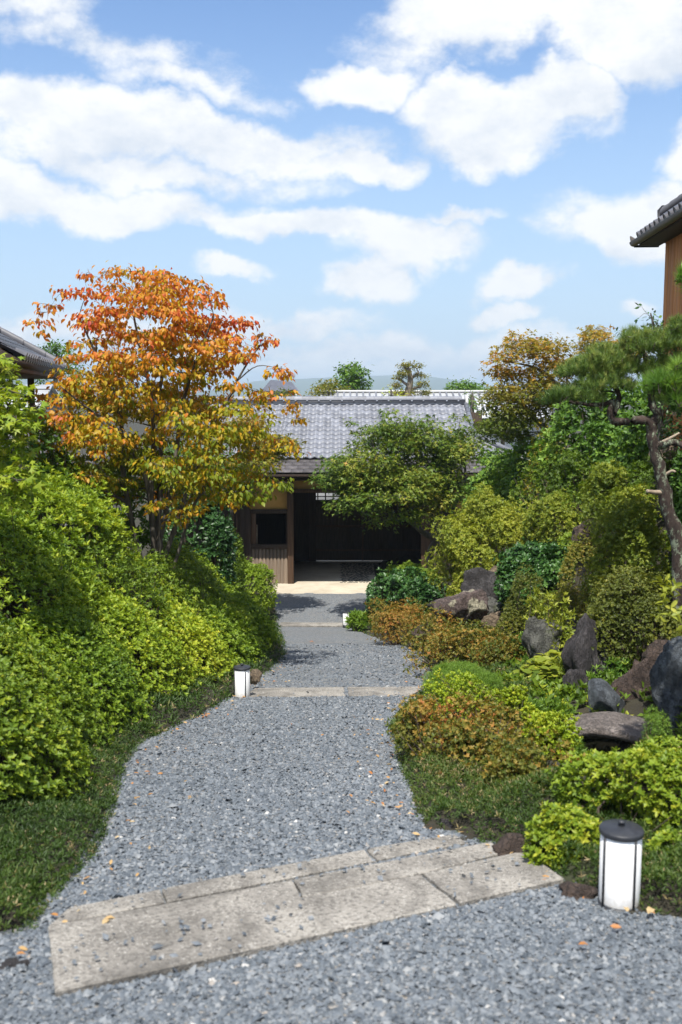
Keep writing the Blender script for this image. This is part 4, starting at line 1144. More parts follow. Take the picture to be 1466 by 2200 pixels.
# right side
AM = 'low amber tinted shrubs beside the path'
bush('amber_shrub', 'near amber and green twiggy shrub spreading over the right path edge', 'shrub', AM,
     [(900, 1548, 7.9, 78, 50), (1000, 1605, 7.1, 112, 62), (1120, 1662, 6.5, 108, 60), (1060, 1545, 8.0, 90, 45), (1215, 1712, 6.05, 85, 45)], 5400, .030, 'lf_orange', T=T_oval(.5), k=5, hue=.28, hv=.32, rough=.30, freq=6.5, depth=.8, up=.5, seed=21, twigs=220, rnd=.8)
bush('amber_shrub', 'wide rusty amber shrub in the middle of the right bed', 'shrub', AM,
     [(1000, 1385, 14.2, 105, 42), (1075, 1412, 13.2, 70, 46), (945, 1352, 15.5, 55, 28)], 5200, .042, 'lf_orange', T=T_lance(.5), k=5, hue=.27, hv=.28, rough=.28, freq=5.5, depth=.75, seed=22, twigs=190, rnd=.8)
bush('amber_shrub', 'small golden amber shrub near the farthest lantern', 'shrub', AM,
     [(845, 1313, 20, 62, 22), (905, 1330, 18.5, 45, 24)], 2400, .05, 'lf_orange', k=5, hue=.40, hv=.22, rough=.28, freq=5, depth=.7, seed=23, rnd=.8)
bush('enkianthus', 'yellow green upright shrub with fresh shoots behind the near amber shrub', 'shrub', None,
     [(1010, 1505, 9.0, 100, 42), (1090, 1520, 8.7, 75, 55), (1180, 1590, 8.0, 80, 60), (1130, 1545, 8.5, 70, 45), (1240, 1665, 7.0, 75, 38)], 5600, .030, 'lf_azy', T=T_oval(.5), k=6, hue=.62, hv=.22, rough=.3, up=1.6, tilt=(20, 60), seed=24, depth=.7, freq=5, twigs=200)
bush('water_sedge', 'grassy green tuft at the left foot of the stone bridge', 'plant', None,
     [(1215, 1612, 8.3, 40, 24), (1165, 1570, 9.2, 48, 22), (1270, 1650, 7.7, 40, 22), (1228, 1505, 10.4, 34, 18), (1185, 1530, 9.9, 40, 18), (1120, 1530, 9.6, 40, 20)], 1300, .10, 'lf_fern', T=T_lance(.14), k=6, hue=.4, up=1.6, tilt=(10, 70), seed=47)
bush('asparagus_fern', 'soft feathery light green fern mound beside the path bend', 'fern', None,
     [(985, 1458, 10.6, 70, 28), (1040, 1470, 10.2, 45, 24)], 6500, .035, 'lf_fern', T=T_needle(.05), k=7, hue=.5, hv=.16, rough=.15, tilt=(10, 70), seed=25)
bush('butterbur', 'cluster of broad lime leaves in front of the mossy upright rock', 'plant', None,
     [(1160, 1450, 11.3, 48, 28), (1130, 1490, 10.8, 50, 20), (1190, 1425, 12, 35, 20)], 330, .13, 'lf_pieris', T=T_broad(.95, .05), k=2, hue=.5, hv=.2, tilt=(65, 95), up=2.0, low=.0, seed=26)
bush('spotted_laurel', 'glossy dark low shrub on the right before the gate porch', 'shrub', None,
     [(870, 1268, 24, 72, 36), (920, 1280, 22.5, 45, 40)], 2200, .10, 'lf_gloss', T=T_oval(.5), k=5, hue=.5, hv=.25, rough=.22, seed=27)
bush('round_azalea', 'smooth bright green azalea dome in front of the gate doors', 'shrub', None,
     [(880, 1235, 26, 58, 28), (915, 1245, 25.5, 35, 28)], 2600, .08, 'lf_azy', k=5, hue=.32, hv=.1, rough=.22, seed=28)
PI = 'tiered lime green shrubs on the rock bank'
bush('pieris', 'pale lime tiered shrub with twisted stem right of the gate', 'shrub', PI,
     [(1050, 1095, 20, 70, 32), (1010, 1140, 19.5, 75, 34), (1090, 1130, 19, 60, 30), (975, 1190, 20, 45, 32), (1040, 1180, 19, 60, 30), (1000, 1235, 19, 50, 38)], 5600, .065, 'lf_pieris', k=6, hue=.5, hv=.2, rough=.30, freq=5, ext=1.45, seed=29, depth=.6, twigs=90)
bush('pieris', 'small lime green shrub with reddish tints above the beige stones', 'shrub', PI,
     [(1185, 1095, 18, 60, 32), (1215, 1120, 17.5, 40, 28), (1150, 1140, 18.4, 40, 25)], 2600, .06, 'lf_pieris', k=6, hue=.45, hv=.26, rough=.2, ext=1.45, seed=30)
bush('pieris', 'vivid lime shrub beside the lichen covered pine trunk', 'shrub', PI,
     [(1350, 1130, 13.2, 62, 45), (1320, 1190, 13, 60, 50), (1390, 1170, 12.6, 45, 55), (1340, 1075, 14, 55, 35), (1300, 1040, 15, 60, 45)], 4600, .055, 'lf_pieris', k=6, hue=.32, hv=.2, rough=.30, freq=5, ext=1.45, seed=31, depth=.6)
bush('daphniphyllum', 'dark green glossy shrub above the angular cream patched rock', 'shrub', None,
     [(1165, 1200, 16.3, 78, 40), (1130, 1235, 15.8, 55, 28), (1205, 1225, 15.7, 45, 35)], 2300, .075, 'lf_gloss', T=T_oval(.5), k=6, hue=.6, hv=.25, rough=.22, seed=32)
OL = 'small leaved olive azaleas on the rocks'
bush('olive_azalea', 'olive brown azalea cushion spilling over the dark hollow among the rocks', 'shrub', OL,
     [(1120, 1285, 15, 50, 38), (1165, 1320, 14.3, 40, 30), (1100, 1330, 14.6, 40, 25)], 3000, .032, 'lf_olive', k=6, hue=.45, hv=.2, rough=.22, freq=5, seed=33)
bush('olive_azalea', 'yellowish olive azalea upright behind the tall purple rock', 'shrub', OL,
     [(1235, 1245, 14, 55, 55), (1275, 1290, 13.2, 45, 40), (1215, 1300, 13.6, 38, 35)], 3400, .032, 'lf_olive', k=6, hue=.66, hv=.2, rough=.22, freq=5, seed=34)
bush('olive_azalea', 'huge dark olive azalea dome above the brown boulder', 'shrub', OL,
     [(1360, 1325, 11.6, 105, 85), (1300, 1385, 11.2, 70, 65), (1420, 1360, 11, 80, 75), (1330, 1275, 12.2, 80, 45)], 9500, .03, 'lf_olive', T=T_lance(.55), k=6, hue=.42, hv=.22, rough=.22, freq=4.5, seed=35, twigs=120)
bush('sacred_bamboo', 'spray of lime pointed leaves hanging before the mossy upright rock', 'plant', None,
     [(1190, 1330, 12.7, 42, 40), (1210, 1370, 12.4, 35, 35), (1150, 1290, 13.4, 25, 30), (1205, 1440, 11.2, 30, 22)], 330, .085, 'lf_pieris', k=5, hue=.42, hv=.22, depth=.9, seed=36, rnd=.8)
bush('pittosporum', 'dark green leafy shrub at the right edge below the pine', 'shrub', None,
     [(1480, 1120, 13.0, 40, 80), (1475, 1230, 12.6, 40, 60), (1490, 1030, 13.2, 45, 60)], 2000, .075, 'lf_green', T=T_oval(.45), k=6, hue=.28, hv=.16, rough=.14, seed=37)
bush('lime_sprig', 'single sprig of vivid lime leaves at the right edge', 'plant', None,
     [(1430, 1245, 7.0, 16, 14), (1445, 1262, 6.9, 16, 14), (1560, 1330, 7.0, 70, 80)], 160, .075, 'lf_pieris', T=T_broad(.4), k=3, hue=.6, hv=.1, depth=.9, seed=38, twigs=5)
bush('evergreen_oak', 'broad leaved green shrub behind the horizontal pine limb', 'shrub', None,
     [(1270, 915, 20, 95, 60), (1330, 960, 19, 90, 60), (1230, 975, 20.5, 75, 55), (1400, 960, 17, 80, 80), (1340, 885, 21, 85, 48), (1430, 890, 18.5, 60, 55)], 4400, .10, 'lf_green', T=T_oval(.45), k=5, hue=.5, hv=.24, rough=.22, seed=39)
bush('bank_shrub', 'dim olive shrubbery filling the slope under the pine', 'shrub', None,
     [(1250, 1040, 19, 90, 60), (1180, 1040, 20.5, 70, 55), (1290, 1110, 17.5, 70, 60), (1400, 1060, 15, 80, 70), (1240, 1170, 16.6, 60, 40)], 4000, .07, 'lf_az', k=5, hue=.32, hv=.22, rough=.22, seed=40, twigs=120)
bush('fern_clump', 'mixed ferns and seedlings between the standing stones', 'fern', None,
     [(1200, 1420, 12.2, 40, 30), (1285, 1470, 10.9, 40, 26), (1130, 1400, 13.2, 30, 26), (1330, 1440, 11.0, 40, 24)], 900, .075, 'lf_green', T=T_lance(.25), k=6, hue=.5, hv=.3, rough=.3, depth=.8, up=1.2, tilt=(15, 75), seed=48)
bush('loquat_shrub', 'leafy green shrub covering the right end of the gatehouse', 'shrub', None,
     [(1090, 1010, 25, 80, 45), (1050, 1050, 25, 60, 40), (1140, 1050, 23.5, 70, 50), (1150, 985, 24, 55, 35)], 3200, .10, 'lf_green', T=T_oval(.45), k=5, hue=.5, hv=.25, rough=.22, seed=41)
bush('yellow_shrub', 'thinning golden yellow shrub with bare twigs below the turning maple', 'shrub', None,
     [(1190, 960, 22, 50, 45), (1215, 1000, 21.5, 40, 32), (1160, 1000, 22, 35, 30)], 520, .09, 'lf_yellow', k=4, hue=.5, hv=.25, depth=.8, seed=42, twigs=160)
bush('corner_azalea', 'bright glossy azalea behind the nearest lantern', 'shrub', None,
     [(1330, 1690, 5.7, 140, 75), (1230, 1790, 5.1, 80, 70), (1440, 1720, 5.3, 110, 95), (1400, 1640, 6.2, 100, 50), (1180, 1830, 5.0, 50, 45), (1430, 1830, 4.9, 50, 60)], 4200, .034, 'lf_az', T=T_oval(.5), k=6, hue=.55, hv=.24, rough=.22, up=.9, freq=6, seed=43, twigs=120)
bush('striped_bamboo', 'tuft of straw yellow striped bamboo leaves near the stone bridge', 'bamboo', None,
     [(1395, 1630, 6.4, 40, 26), (1440, 1620, 6.3, 40, 26)], 60, .11, 'lf_straw', T=T_lance(.2), k=5, hue=.5, hv=.2, depth=.8, seed=44)
bush('wispy_fern', 'wispy pale green fern frond in front of the brown boulder', 'fern', None,
     [(1422, 1570, 8.2, 26, 45), (1400, 1540, 8.4, 18, 22)], 900, .035, 'lf_fern', T=T_needle(.06), k=6, hue=.5, depth=.9, seed=45)
bush('lily_fern', 'fresh green fern tuft hiding the foot of the farthest lantern', 'fern', None,
     [(765, 1328, 24.0, 16, 12), (785, 1335, 23.8, 14, 12)], 160, .17, 'lf_fern', T=T_lance(.22), k=5, hue=.5, up=1.5, tilt=(15, 60), seed=46)

# ground cover along the path
def turf(name, label, n, region, size, mat='lf_grass', hue=.45, T=None, k=4, seed=0):
    x = rng.uniform(region[0], region[1], n); y = region[2] + (region[3] - region[2]) * rng.uniform(0, 1, n) ** 1.5
    dl, dr = Ledge(y) - x, x - Redge(y)
    ok = ((dl > -.02 + .05 * lump(np.stack([x, y, 0 * x], 1), 8)) & (dl < region[4])) if region[5] == 'L' else ((dr > -.02 + .05 * lump(np.stack([x, y, 0 * x], 1), 8)) & (dr < region[4]))
    if name == 'undergrowth': ok &= np.where(region[5] == 'L', dl, dr) > 1.0
    ok &= np.hypot((x - POND[0]) / .8, (y - POND[1]) / .8) > .75
    x, y = x[ok], y[ok]; q = np.stack([x, y, H(x, y)], 1)
    e = np.where(region[5] == 'L', dl[ok], dr[ok])
    q[:, 2] += (.055 + .06 * lump(q, 4.5, seed)) * sst(0, .18, e) * 1.3 + rng.uniform(0, .02, len(x))
    d = unit(np.array([[0, 0, 1.]]) + rng.normal(0, .35, q.shape))
    hu = hue + .14 * lump(q, 2.4, seed) + rng.normal(0, .12, len(q)) + (rng.uniform(0, 1, len(q)) < .09) * .5 - .12 * (lump(q, 3.7, seed + 4) > .25)
    sz = size * (1 + .05 * y.mean())
    V, F, h = rosettes(T or T_lance(.22), q, d, k, size, (15, 85), hu)
    return props(link(name, np_mesh(name, V, F, M[mat], h)), label, 'ground cover', kind='stuff')
turf('ground_cover', 'low dark turf of lily grass edging the left side of the path', 44000, (-2.9, -.2, 3.0, 9.0, .75, 'L'), .036, seed=1)
turf('ground_cover', 'low turf at the feet of the farther left azaleas', 14000, (-3.5, .0, 9.0, 28.0, .9, 'L'), .07, seed=2)
turf('ground_cover', 'sunlit low turf edging the right side of the path', 48000, (.1, 3.2, 3.2, 9.0, 1.0, 'R'), .036, hue=.55, seed=3)
turf('ground_cover', 'low turf between path and rocks on the right', 16000, (-.5, 3.8, 9.0, 28.0, 1.4, 'R'), .07, hue=.5, seed=4)
turf('undergrowth', 'mixed leafy undergrowth covering the left bank', 9000, (-9, 0, 5, 30, 6.5, 'L'), .10, 'lf_az', .35, T_lance(.45), 4, 5)
turf('undergrowth', 'mixed leafy undergrowth covering the rock bank', 9000, (1.5, 9, 9, 30, 7.5, 'R'), .10, 'lf_az', .3, T_lance(.45), 4, 6)

bush('grass_mound', 'rounded clump of fine dark grass at the left end of the steps', 'grass clump', None,
     [(40, 1935, 4.75, 85, 50), (85, 1950, 4.6, 50, 40)], 3800, .045, 'lf_grass', T=T_lance(.14), k=5, hue=.5, hv=.2, rough=.12, up=1.2, tilt=(10, 75), seed=51, twigs=10)

# ------------------------------------------------------------------ trees
def ground_at(px, py, Y, sink=.05):
    p = P(px, py, Y); return np.array((p.x, p.y, Hs(p.x, p.y) - sink))
def V3(px, py, Y): return np.array(P(px, py, Y))

# orange dogwood
YD = 15.5
def dogwood():
    base = ground_at(335, 1130, YD)
    bx, by = base[0], base[1]
    S = lambda *pts: np.vstack([base + [rng.normal(0, .12), rng.normal(0, .12), 0]] + [V3(*p) for p in pts])
    stems = [(S((325, 1080, YD), (330, 960, YD), (325, 850, YD - .2), (300, 740, YD - .1), (280, 640, YD)), .055, .012),
             (S((345, 1070, YD + .2), (345, 950, YD + .3), (345, 830, YD + .4), (380, 700, YD + .3), (400, 620, YD + .2)), .05, .012),
             (S((365, 1060, YD), (380, 970, YD), (390, 880, YD), (420, 780, YD - .2), (460, 680, YD - .3)), .05, .012),
             (S((275, 1080, YD - .1), (262, 980, YD - .2), (258, 880, YD - .3), (215, 780, YD - .3), (170, 680, YD - .3)), .05, .012),
             (S((320, 1060, YD), (290, 980, YD - .2), (258, 930, YD - .4), (180, 870, YD - .6), (130, 830, YD - .7)), .04, .01),
             (S((400, 1060, YD + .1), (425, 1000, YD), (470, 900, YD), (520, 800, YD), (560, 740, YD)), .04, .01),
             (S((420, 1080, YD - .3), (470, 1060, YD - .6), (540, 1055, YD - .9)), .03, .008),
             (S((345, 1090, YD - .4), (370, 1085, YD - .9)), .025, .008),
             (S((340, 1040, YD + .5), (330, 900, YD + 1.0), (310, 760, YD + 1.1)), .04, .01)]
    hs_ = [(1100, 170, 350), (1050, 250, 345), (980, 290, 345), (900, 290, 350), (820, 258, 352), (740, 238, 332), (670, 200, 310), (620, 150, 295), (590, 100, 290), (575, 55, 285)]
    hp = np.array(hs_)[::-1]
    pads = []
    tries = 0
    while len(pads) < 310 and tries < 12000:
        tries += 1
        py = 580 + 490 * rng.uniform(0, 1) ** .85
        w = np.interp(py, hp[:, 0], hp[:, 1]); cx = np.interp(py, hp[:, 0], hp[:, 2])
        a = rng.uniform(0, 6.28); rr = rng.uniform(0, 1) ** .42
        if rng.uniform() < .25: rr *= .8
        q = V3(cx + w * rr * math.cos(a) * .93, py, YD + w * rr * math.sin(a) * YD / FPX * .85)
        r = rng.uniform(.17, .34)
        if float(lump(q[None], 2.6, 2)[0]) < -.42 + .22 * (py < 690): continue
        if all((q[0] - b[0]) ** 2 + (q[1] - b[1]) ** 2 + 5 * (q[2] - b[2]) ** 2 > .068 for b in pads):
            pads.append((q[0], q[1], q[2], r))
    for _ in range(46):
        py = rng.uniform(585, 1010); w = np.interp(py, hp[:, 0], hp[:, 1]); cx = np.interp(py, hp[:, 0], hp[:, 2]); a = rng.uniform(0, 6.28)
        q = V3(cx + w * 1.03 * math.cos(a), py - 6, YD + w * 1.03 * math.sin(a) * YD / FPX * .85); pads.append((q[0], q[1], q[2], rng.uniform(.09, .15)))
    for (px, py, dy, r) in ((590, 1040, -.9, .26), (545, 1062, -.9, .26), (500, 1075, -.8, .24), (360, 1075, -1, .22), (400, 1095, -1.1, .22), (330, 1085, -.9, .2), (380, 1115, -1, .2), (425, 1090, -1, .18),
                            (575, 730, 0, .2), (530, 690, 0, .2), (600, 800, -.2, .25), (610, 960, -.4, .25), (85, 690, -.2, .2), (110, 655, 0, .2), (80, 850, -.4, .25), (75, 960, -.5, .25), (185, 590, 0, .15), (430, 615, 0, .17), (340, 585, 0, .16), (250, 585, 0, .16)):
        q = V3(px, py, YD + dy); pads.append((q[0], q[1], q[2], r))
    z0, z1 = V3(340, 1060, YD)[2], V3(340, 600, YD)[2]
    ctr = np.array((bx, by))
    def hue(p):
        t = (p[:, 2] - z0) / (z1 - z0)
        rad = np.hypot(p[:, 0] - ctr[0], p[:, 1] - ctr[1])
        low_front = (p[:, 2] < z0 - .02) * .25
        return .03 + .58 * np.clip(t, 0, 1) + (.04 + .18 * np.clip(t, 0, 1)) * np.clip((rad - .6) / 1.3, 0, 1) + low_front
    tree('dogwood_tree', 'dogwood with orange and yellow autumn leaves on several slim trunks', 'tree', None, base, stems, pads, T_broad(.60, .25), .085, 100, M['lf_dog'], M['bark'],
         droop=1.0, hue=hue, hv=.20, lift=.12, br=.020, k=2, flat=.22, seed=3)
dogwood()

def pads_in(regions, n, rr, sep=.5):
    "leaf tiers spread through ellipsoids given as (px, py, Y, rx, ry, depth in m)"
    out = []
    wts = np.array([r[3] * r[4] for r in regions], float); wts /= wts.sum(); t = 0
    while len(out) < n and t < n * 40:
        t += 1
        px, py, Y, rx, ry, dp = regions[rng.choice(len(regions), p=wts)]
        d = unit(rng.normal(size=3)) * rng.uniform(0, 1) ** .4
        q = V3(px + rx * d[0], py + ry * d[2], Y + dp * d[1]); r = rng.uniform(*rr)
        if all(np.linalg.norm((q - np.array(b[:3])) * [1, 1, 2]) > sep * (r + b[3]) * .8 for b in out): out.append((q[0], q[1], q[2], r))
    return out

# green maple before the gate
b = ground_at(930, 1230, 27)
tree('maple_tree', 'green Japanese maple with bent trunk shading the gate opening', 'tree', None, b,
     [(np.vstack([b, V3(925, 1190, 27), V3(935, 1160, 27), V3(905, 1140, 26.9), V3(860, 1090, 26.7), V3(820, 1010, 26.5), V3(800, 950, 26.6)]), .13, .03),
      (np.vstack([V3(933, 1165, 27), V3(945, 1140, 27.1), V3(940, 1090, 27.2), V3(920, 1000, 27.3), V3(900, 920, 27.2)]), .09, .02),
      (np.vstack([V3(945, 1130, 27.1), V3(975, 1090, 27.2), V3(1000, 1020, 27.3), V3(985, 930, 27.3)]), .07, .02)],
     pads_in([(850, 1060, 26.3, 120, 60, 1.0), (880, 985, 27, 150, 60, 1.4), (860, 930, 27, 85, 40, .9), (985, 960, 27.2, 45, 50, .8), (740, 1010, 26.4, 50, 40, .8), (760, 1050, 26.3, 50, 50, .7), (950, 1050, 26.6, 60, 45, .8)], 125, (.35, .55), .42)
     + [(*V3(757, 908, 27), .2), (*V3(770, 930, 27), .2), (*V3(990, 895, 27.2), .28), (*V3(730, 985, 26.5), .25), (*V3(835, 885, 27), .28), (*V3(700, 1030, 26.4), .25)],
     T_maple(3), .105, 78, M['lf_maple'], M['bark'], droop=.45, hue=lambda p: .42 + .10 * np.clip((26.9 - p[:, 1]), -1, 1), hv=.2, k=2, flat=.45, seed=5)

# small maple behind the dogwood, at the left end of the gatehouse
b = ground_at(490, 1230, 27.5)
tree('maple_tree', 'russet green maple between the dogwood and the gatehouse roof', 'tree', None, b,
     [(np.vstack([b, V3(495, 1120, 27.5), V3(510, 1030, 27.4), V3(545, 970, 27.3)]), .08, .02)],
     pads_in([(590, 955, 27.2, 50, 22, .8), (560, 985, 27.2, 75, 25, 1.0), (520, 930, 27.4, 50, 35, .9), (500, 1010, 27.3, 60, 25, .9)], 44, (.3, .48), .42), T_maple(3), .10, 85, M['lf_maplered'], M['bark'], droop=.4, hue=.34, hv=.2, k=2, flat=.4, seed=6)

# bright young maple at the left edge
b = ground_at(-40, 1050, 9.0)
tree('young_maple', 'light green maple leaves entering at the left edge', 'tree', None, b,
     [(np.vstack([b, V3(-40, 980, 9), V3(-20, 880, 9), V3(-8, 800, 9), V3(-5, 755, 9)]), .035, .01), (np.vstack([V3(-35, 980, 9), V3(10, 900, 8.9), V3(30, 830, 8.9)]), .02, .006)],
     pads_in([(0, 775, 9, 12, 25, .25), (8, 840, 9, 32, 30, .4), (25, 900, 8.9, 45, 40, .4), (20, 960, 9, 50, 30, .4), (30, 1030, 8.8, 55, 45, .5), (-40, 890, 9, 40, 90, .5)], 58, (.10, .17), .5), T_maple(5), .075, 130, M['lf_mapley'], M['bark'], droop=.5, hue=.45, hv=.26, k=2, flat=.5, seed=7, br=.01)

# turning maple on the right
b = ground_at(1190, 1010, 23)
tree('turning_maple', 'leaning maple turning orange at the edge of the right bank', 'tree', None, b,
     [(np.vstack([b, V3(1190, 950, 23), V3(1160, 910, 22.9), V3(1120, 870, 22.8), V3(1080, 840, 22.7)]), .10, .025),
      (np.vstack([V3(1190, 950, 23), V3(1205, 880, 23), V3(1190, 820, 23), V3(1150, 790, 22.9), V3(1080, 775, 22.8)]), .08, .015),
      (np.vstack([V3(1200, 900, 23), V3(1215, 850, 23.1), V3(1220, 790, 23.2)]), .06, .015)],
     pads_in([(1145, 750, 22.9, 70, 34, 1.0), (1090, 770, 22.8, 48, 14, .6), (1120, 800, 22.8, 55, 16, .7), (1090, 860, 22.6, 52, 42, .7), (1110, 905, 22.6, 60, 40, .7), (1160, 850, 22.9, 70, 55, 1.0), (1185, 775, 23, 40, 30, .6), (1060, 920, 22.6, 35, 25, .6)], 95, (.26, .42), .5), T_maple(3), .10, 62, M['lf_maplered'], M['bark'],
     droop=.4, hue=lambda p: .20 + .30 * np.clip((p[:, 2] - 1.4) / 1.0, -.6, 1), hv=.2, k=2, flat=.4, seed=8)
b = ground_at(1290, 900, 25)
tree('turning_maple', 'orange tinted maple top rising behind the pine', 'tree', None, b,
     [(np.vstack([b, V3(1290, 850, 25), V3(1285, 780, 25), V3(1275, 720, 25)]), .09, .02)],
     pads_in([(1275, 735, 25, 50, 32, .8), (1300, 770, 25, 65, 35, .9), (1330, 760, 25, 40, 30, .8), (1230, 790, 25, 40, 30, .8)], 46, (.28, .42), .42), T_maple(3), .10, 80, M['lf_maplered'], M['bark'], droop=.4, hue=.52, hv=.18, k=2, flat=.4, seed=9)

# leafy top against the house wall
b = ground_at(1425, 900, 15.4)
tree('evergreen_tree', 'dark leafy twigs rising against the cedar wall', 'tree', None, b,
     [(np.vstack([b, V3(1420, 860, 15.4), V3(1425, 780, 15.4), V3(1405, 700, 15.4), V3(1398, 672, 15.4)]), .05, .01)],
     pads_in([(1395, 695, 15.5, 34, 22, .35), (1415, 725, 15.4, 42, 30, .4), (1370, 735, 15.6, 32, 22, .3), (1450, 790, 15.0, 40, 55, .5), (1450, 860, 14.5, 45, 50, .5), (1460, 920, 14.5, 45, 40, .5)], 70, (.10, .18), .5), T_broad(.45), .085, 75, M['lf_gloss'], M['bark'], droop=.3, hue=.6, hv=.2, k=2, flat=.9, seed=4, br=.012)

def pine(name, label, base, stems, tuft_regions, n, needle, mat, per, dirs, dead=()):
    base = np.asarray(base, float)
    root = empty(name, base, label, 'pine tree')
    g = Geo(); sp = []; sr = []
    for pts, r0, r1 in stems:
        q = spline(pts, 30); rr = np.linspace(r0, r1, len(q)) * (1 + .10 * np.sin(np.arange(len(q)) * 1.7))
        q = q + rng.normal(0, r1 * .25, q.shape)
        g.tube(q - base, rr, 10); sp.append(q); sr.append(rr)
    g.build('trunk', M['pinebark'], root, True)
    if dead:
        g = Geo()
        for pts, r0, r1 in dead: g.tube(spline(pts, 8) - base, np.linspace(r0, r1, len(spline(pts, 8))), 7)
        g.build('dead_branch', M['deadwood'], root, True)
    sp = np.concatenate(sp); sr = np.concatenate(sr)
    W = np.array([r[3] * r[4] for r in tuft_regions], float); W /= W.sum()
    P_ = []; D_ = []; g = Geo()
    for _ in range(n):
        px, py, Y, rx, ry, dp = tuft_regions[rng.choice(len(tuft_regions), p=W)]
        d = unit(rng.normal(size=3)); d[2] = abs(d[2]) * 1.0 - .15
        d *= rng.uniform(0, 1) ** .35
        P_.append(V3(px + rx * d[0], py - ry * d[2], Y + dp * d[1])); D_.append(unit(np.array([d[0] * .5, d[1] * .5, 1.0]) * dirs + rng.normal(0, .3, 3)))
    P_ = np.array(P_); D_ = np.array(D_)
    for i in np.argsort([np.linalg.norm(sp - p, axis=1).min() for p in P_])[::max(1, n // 260)]:
        p = P_[i]; j = np.argmin(np.linalg.norm(sp - p, axis=1) + np.maximum(0, sp[:, 2] - p[2]) * 2)
        a = sp[j]; q = spline([a, (a + p) / 2 + rng.normal(0, .04, 3) - [0, 0, .04], p], 6)
        r0 = min(sr[j] * .6, .02); rr = np.linspace(r0, .004, len(q)); g.tube(q - base, rr, 4, False)
        sp = np.vstack([sp, q[2:]]); sr = np.concatenate([sr, rr[2:]])
    g.build('branches', M['pinebark'], root)
    hu = .45 + .16 * lump(P_, 2.5) + rng.normal(0, .2, len(P_))
    ps = np.repeat(P_, 2, 0); ps[1::2] -= D_ * needle * .55; dd = np.repeat(D_, 2, 0)
    V, F, h = rosettes(T_needle(.020), ps - base, dd, per // 2, needle, (8, 68), np.repeat(hu, 2), .08)
    link('needles', np_mesh('needles', V, F, M[mat], h), root)
    return root
YP = 12.0
b = ground_at(1470, 1230, YP)
pine('pine_tree', 'old garden pine with lichen spotted leaning trunk and layered needle pads', b,
     [(np.vstack([b, V3(1458, 1180, YP), V3(1440, 1110, YP), V3(1428, 1060, YP), V3(1415, 1000, YP), V3(1402, 950, YP), V3(1400, 915, YP), V3(1412, 890, YP), V3(1400, 860, YP), V3(1390, 800, YP + .1), V3(1385, 740, YP + .1)]), .10, .026),
      (np.vstack([V3(1402, 930, YP), V3(1390, 903, YP - .05), V3(1350, 905, YP - .1), V3(1318, 905, YP - .15), V3(1312, 880, YP - .15), V3(1320, 860, YP - .1), V3(1300, 868, YP - .15), V3(1260, 868, YP - .2), V3(1222, 862, YP - .2)]), .062, .018),
      (np.vstack([V3(1318, 890, YP - .15), V3(1330, 850, YP), V3(1300, 800, YP), V3(1270, 775, YP)]), .04, .012),
      (np.vstack([V3(1410, 960, YP), V3(1440, 950, YP - .1), V3(1490, 965, YP - .1)]), .05, .03)],
     [(1245, 850, YP - .15, 62, 32, .40), (1300, 825, YP - .1, 70, 40, .45), (1260, 790, YP, 45, 34, .35), (1330, 790, YP + .1, 60, 45, .45), (1390, 745, YP + .1, 62, 50, .45), (1420, 800, YP + .1, 55, 45, .45), (1355, 735, YP + .1, 30, 40, .25), (1205, 848, YP - .2, 34, 22, .28), (1225, 800, YP, 34, 26, .3), (1300, 770, YP, 50, 40, .4), (1440, 735, YP, 45, 42, .35), (1440, 850, YP, 40, 34, .3), (1465, 790, YP, 35, 45, .35), (1455, 700, YP, 25, 25, .25), (1180, 858, YP - .2, 26, 14, .22)],
     2700, .085, 'lf_pine', 46, np.array([1, 1, 1.0]),
     dead=[(np.vstack([V3(1425, 1058, YP), V3(1408, 1058, YP - .06), V3(1390, 1055, YP - .1)]), .035, .022), (np.vstack([V3(1430, 1020, YP), V3(1444, 1012, YP - .06), V3(1452, 1014, YP - .1)]), .025, .012), (np.vstack([V3(1415, 955, YP), V3(1440, 942, YP - .1), V3(1460, 930, YP - .12)]), .03, .012)])
b = ground_at(1640, 1000, 8.0)
pine('pine_tree', 'bright long needled pine boughs reaching in from the right edge', b,
     [(np.vstack([b, V3(1640, 900, 8), V3(1620, 760, 8), V3(1600, 620, 8), V3(1590, 560, 8)]), .10, .04), (np.vstack([V3(1630, 860, 8), V3(1540, 850, 7.8), V3(1470, 845, 7.7), V3(1430, 835, 7.6)]), .04, .012), (np.vstack([V3(1600, 640, 8), V3(1540, 620, 7.9), V3(1480, 600, 7.9)]), .03, .01)],
     [(1435, 825, 7.6, 55, 28, .3), (1470, 860, 7.6, 45, 34, .3), (1475, 790, 7.7, 35, 30, .3), (1500, 840, 7.8, 60, 50, .3), (1472, 590, 7.9, 14, 16, .12), (1490, 625, 7.9, 18, 20, .15)],
     210, .12, 'lf_pinebright', 80, np.array([1, 1, .6]))

# trees beyond the gatehouse
BT = 'trees beyond the gatehouse'
def far_tree(name, label, px, top, bot, half, Y, mat, n, T, size, hue=.45, hv=.2, shape=1.0, regs=None, per=60, rr=None, dp=None):
    b_ = P(px, 900, Y); base = np.array((b_.x, Y, -5.3))
    k = Y / FPX; rr = rr or (half * k * .22, half * k * .34)
    regs = regs or [(px, (top * .45 + bot * .55), Y, half, (bot - top) * .42, half * k), (px, top * .72 + bot * .28, Y, half * .7 * shape, (bot - top) * .25, half * k * .7), (px, top * .9 + bot * .1, Y, half * .35 * shape, (bot - top) * .1, half * k * .35)]
    tree(name, label, 'tree', BT, base, [(np.vstack([base, V3(px, bot, Y), V3(px + half * .05, (top + bot) / 2, Y), V3(px, top + (bot - top) * .12, Y)]), .12 * Y / 40, .03)],
         pads_in(regs, n, rr, .4), T, size, per, M[mat], M['bark'], droop=.3, hue=hue, hv=hv, k=2, flat=.7, seed=int(px) % 9)
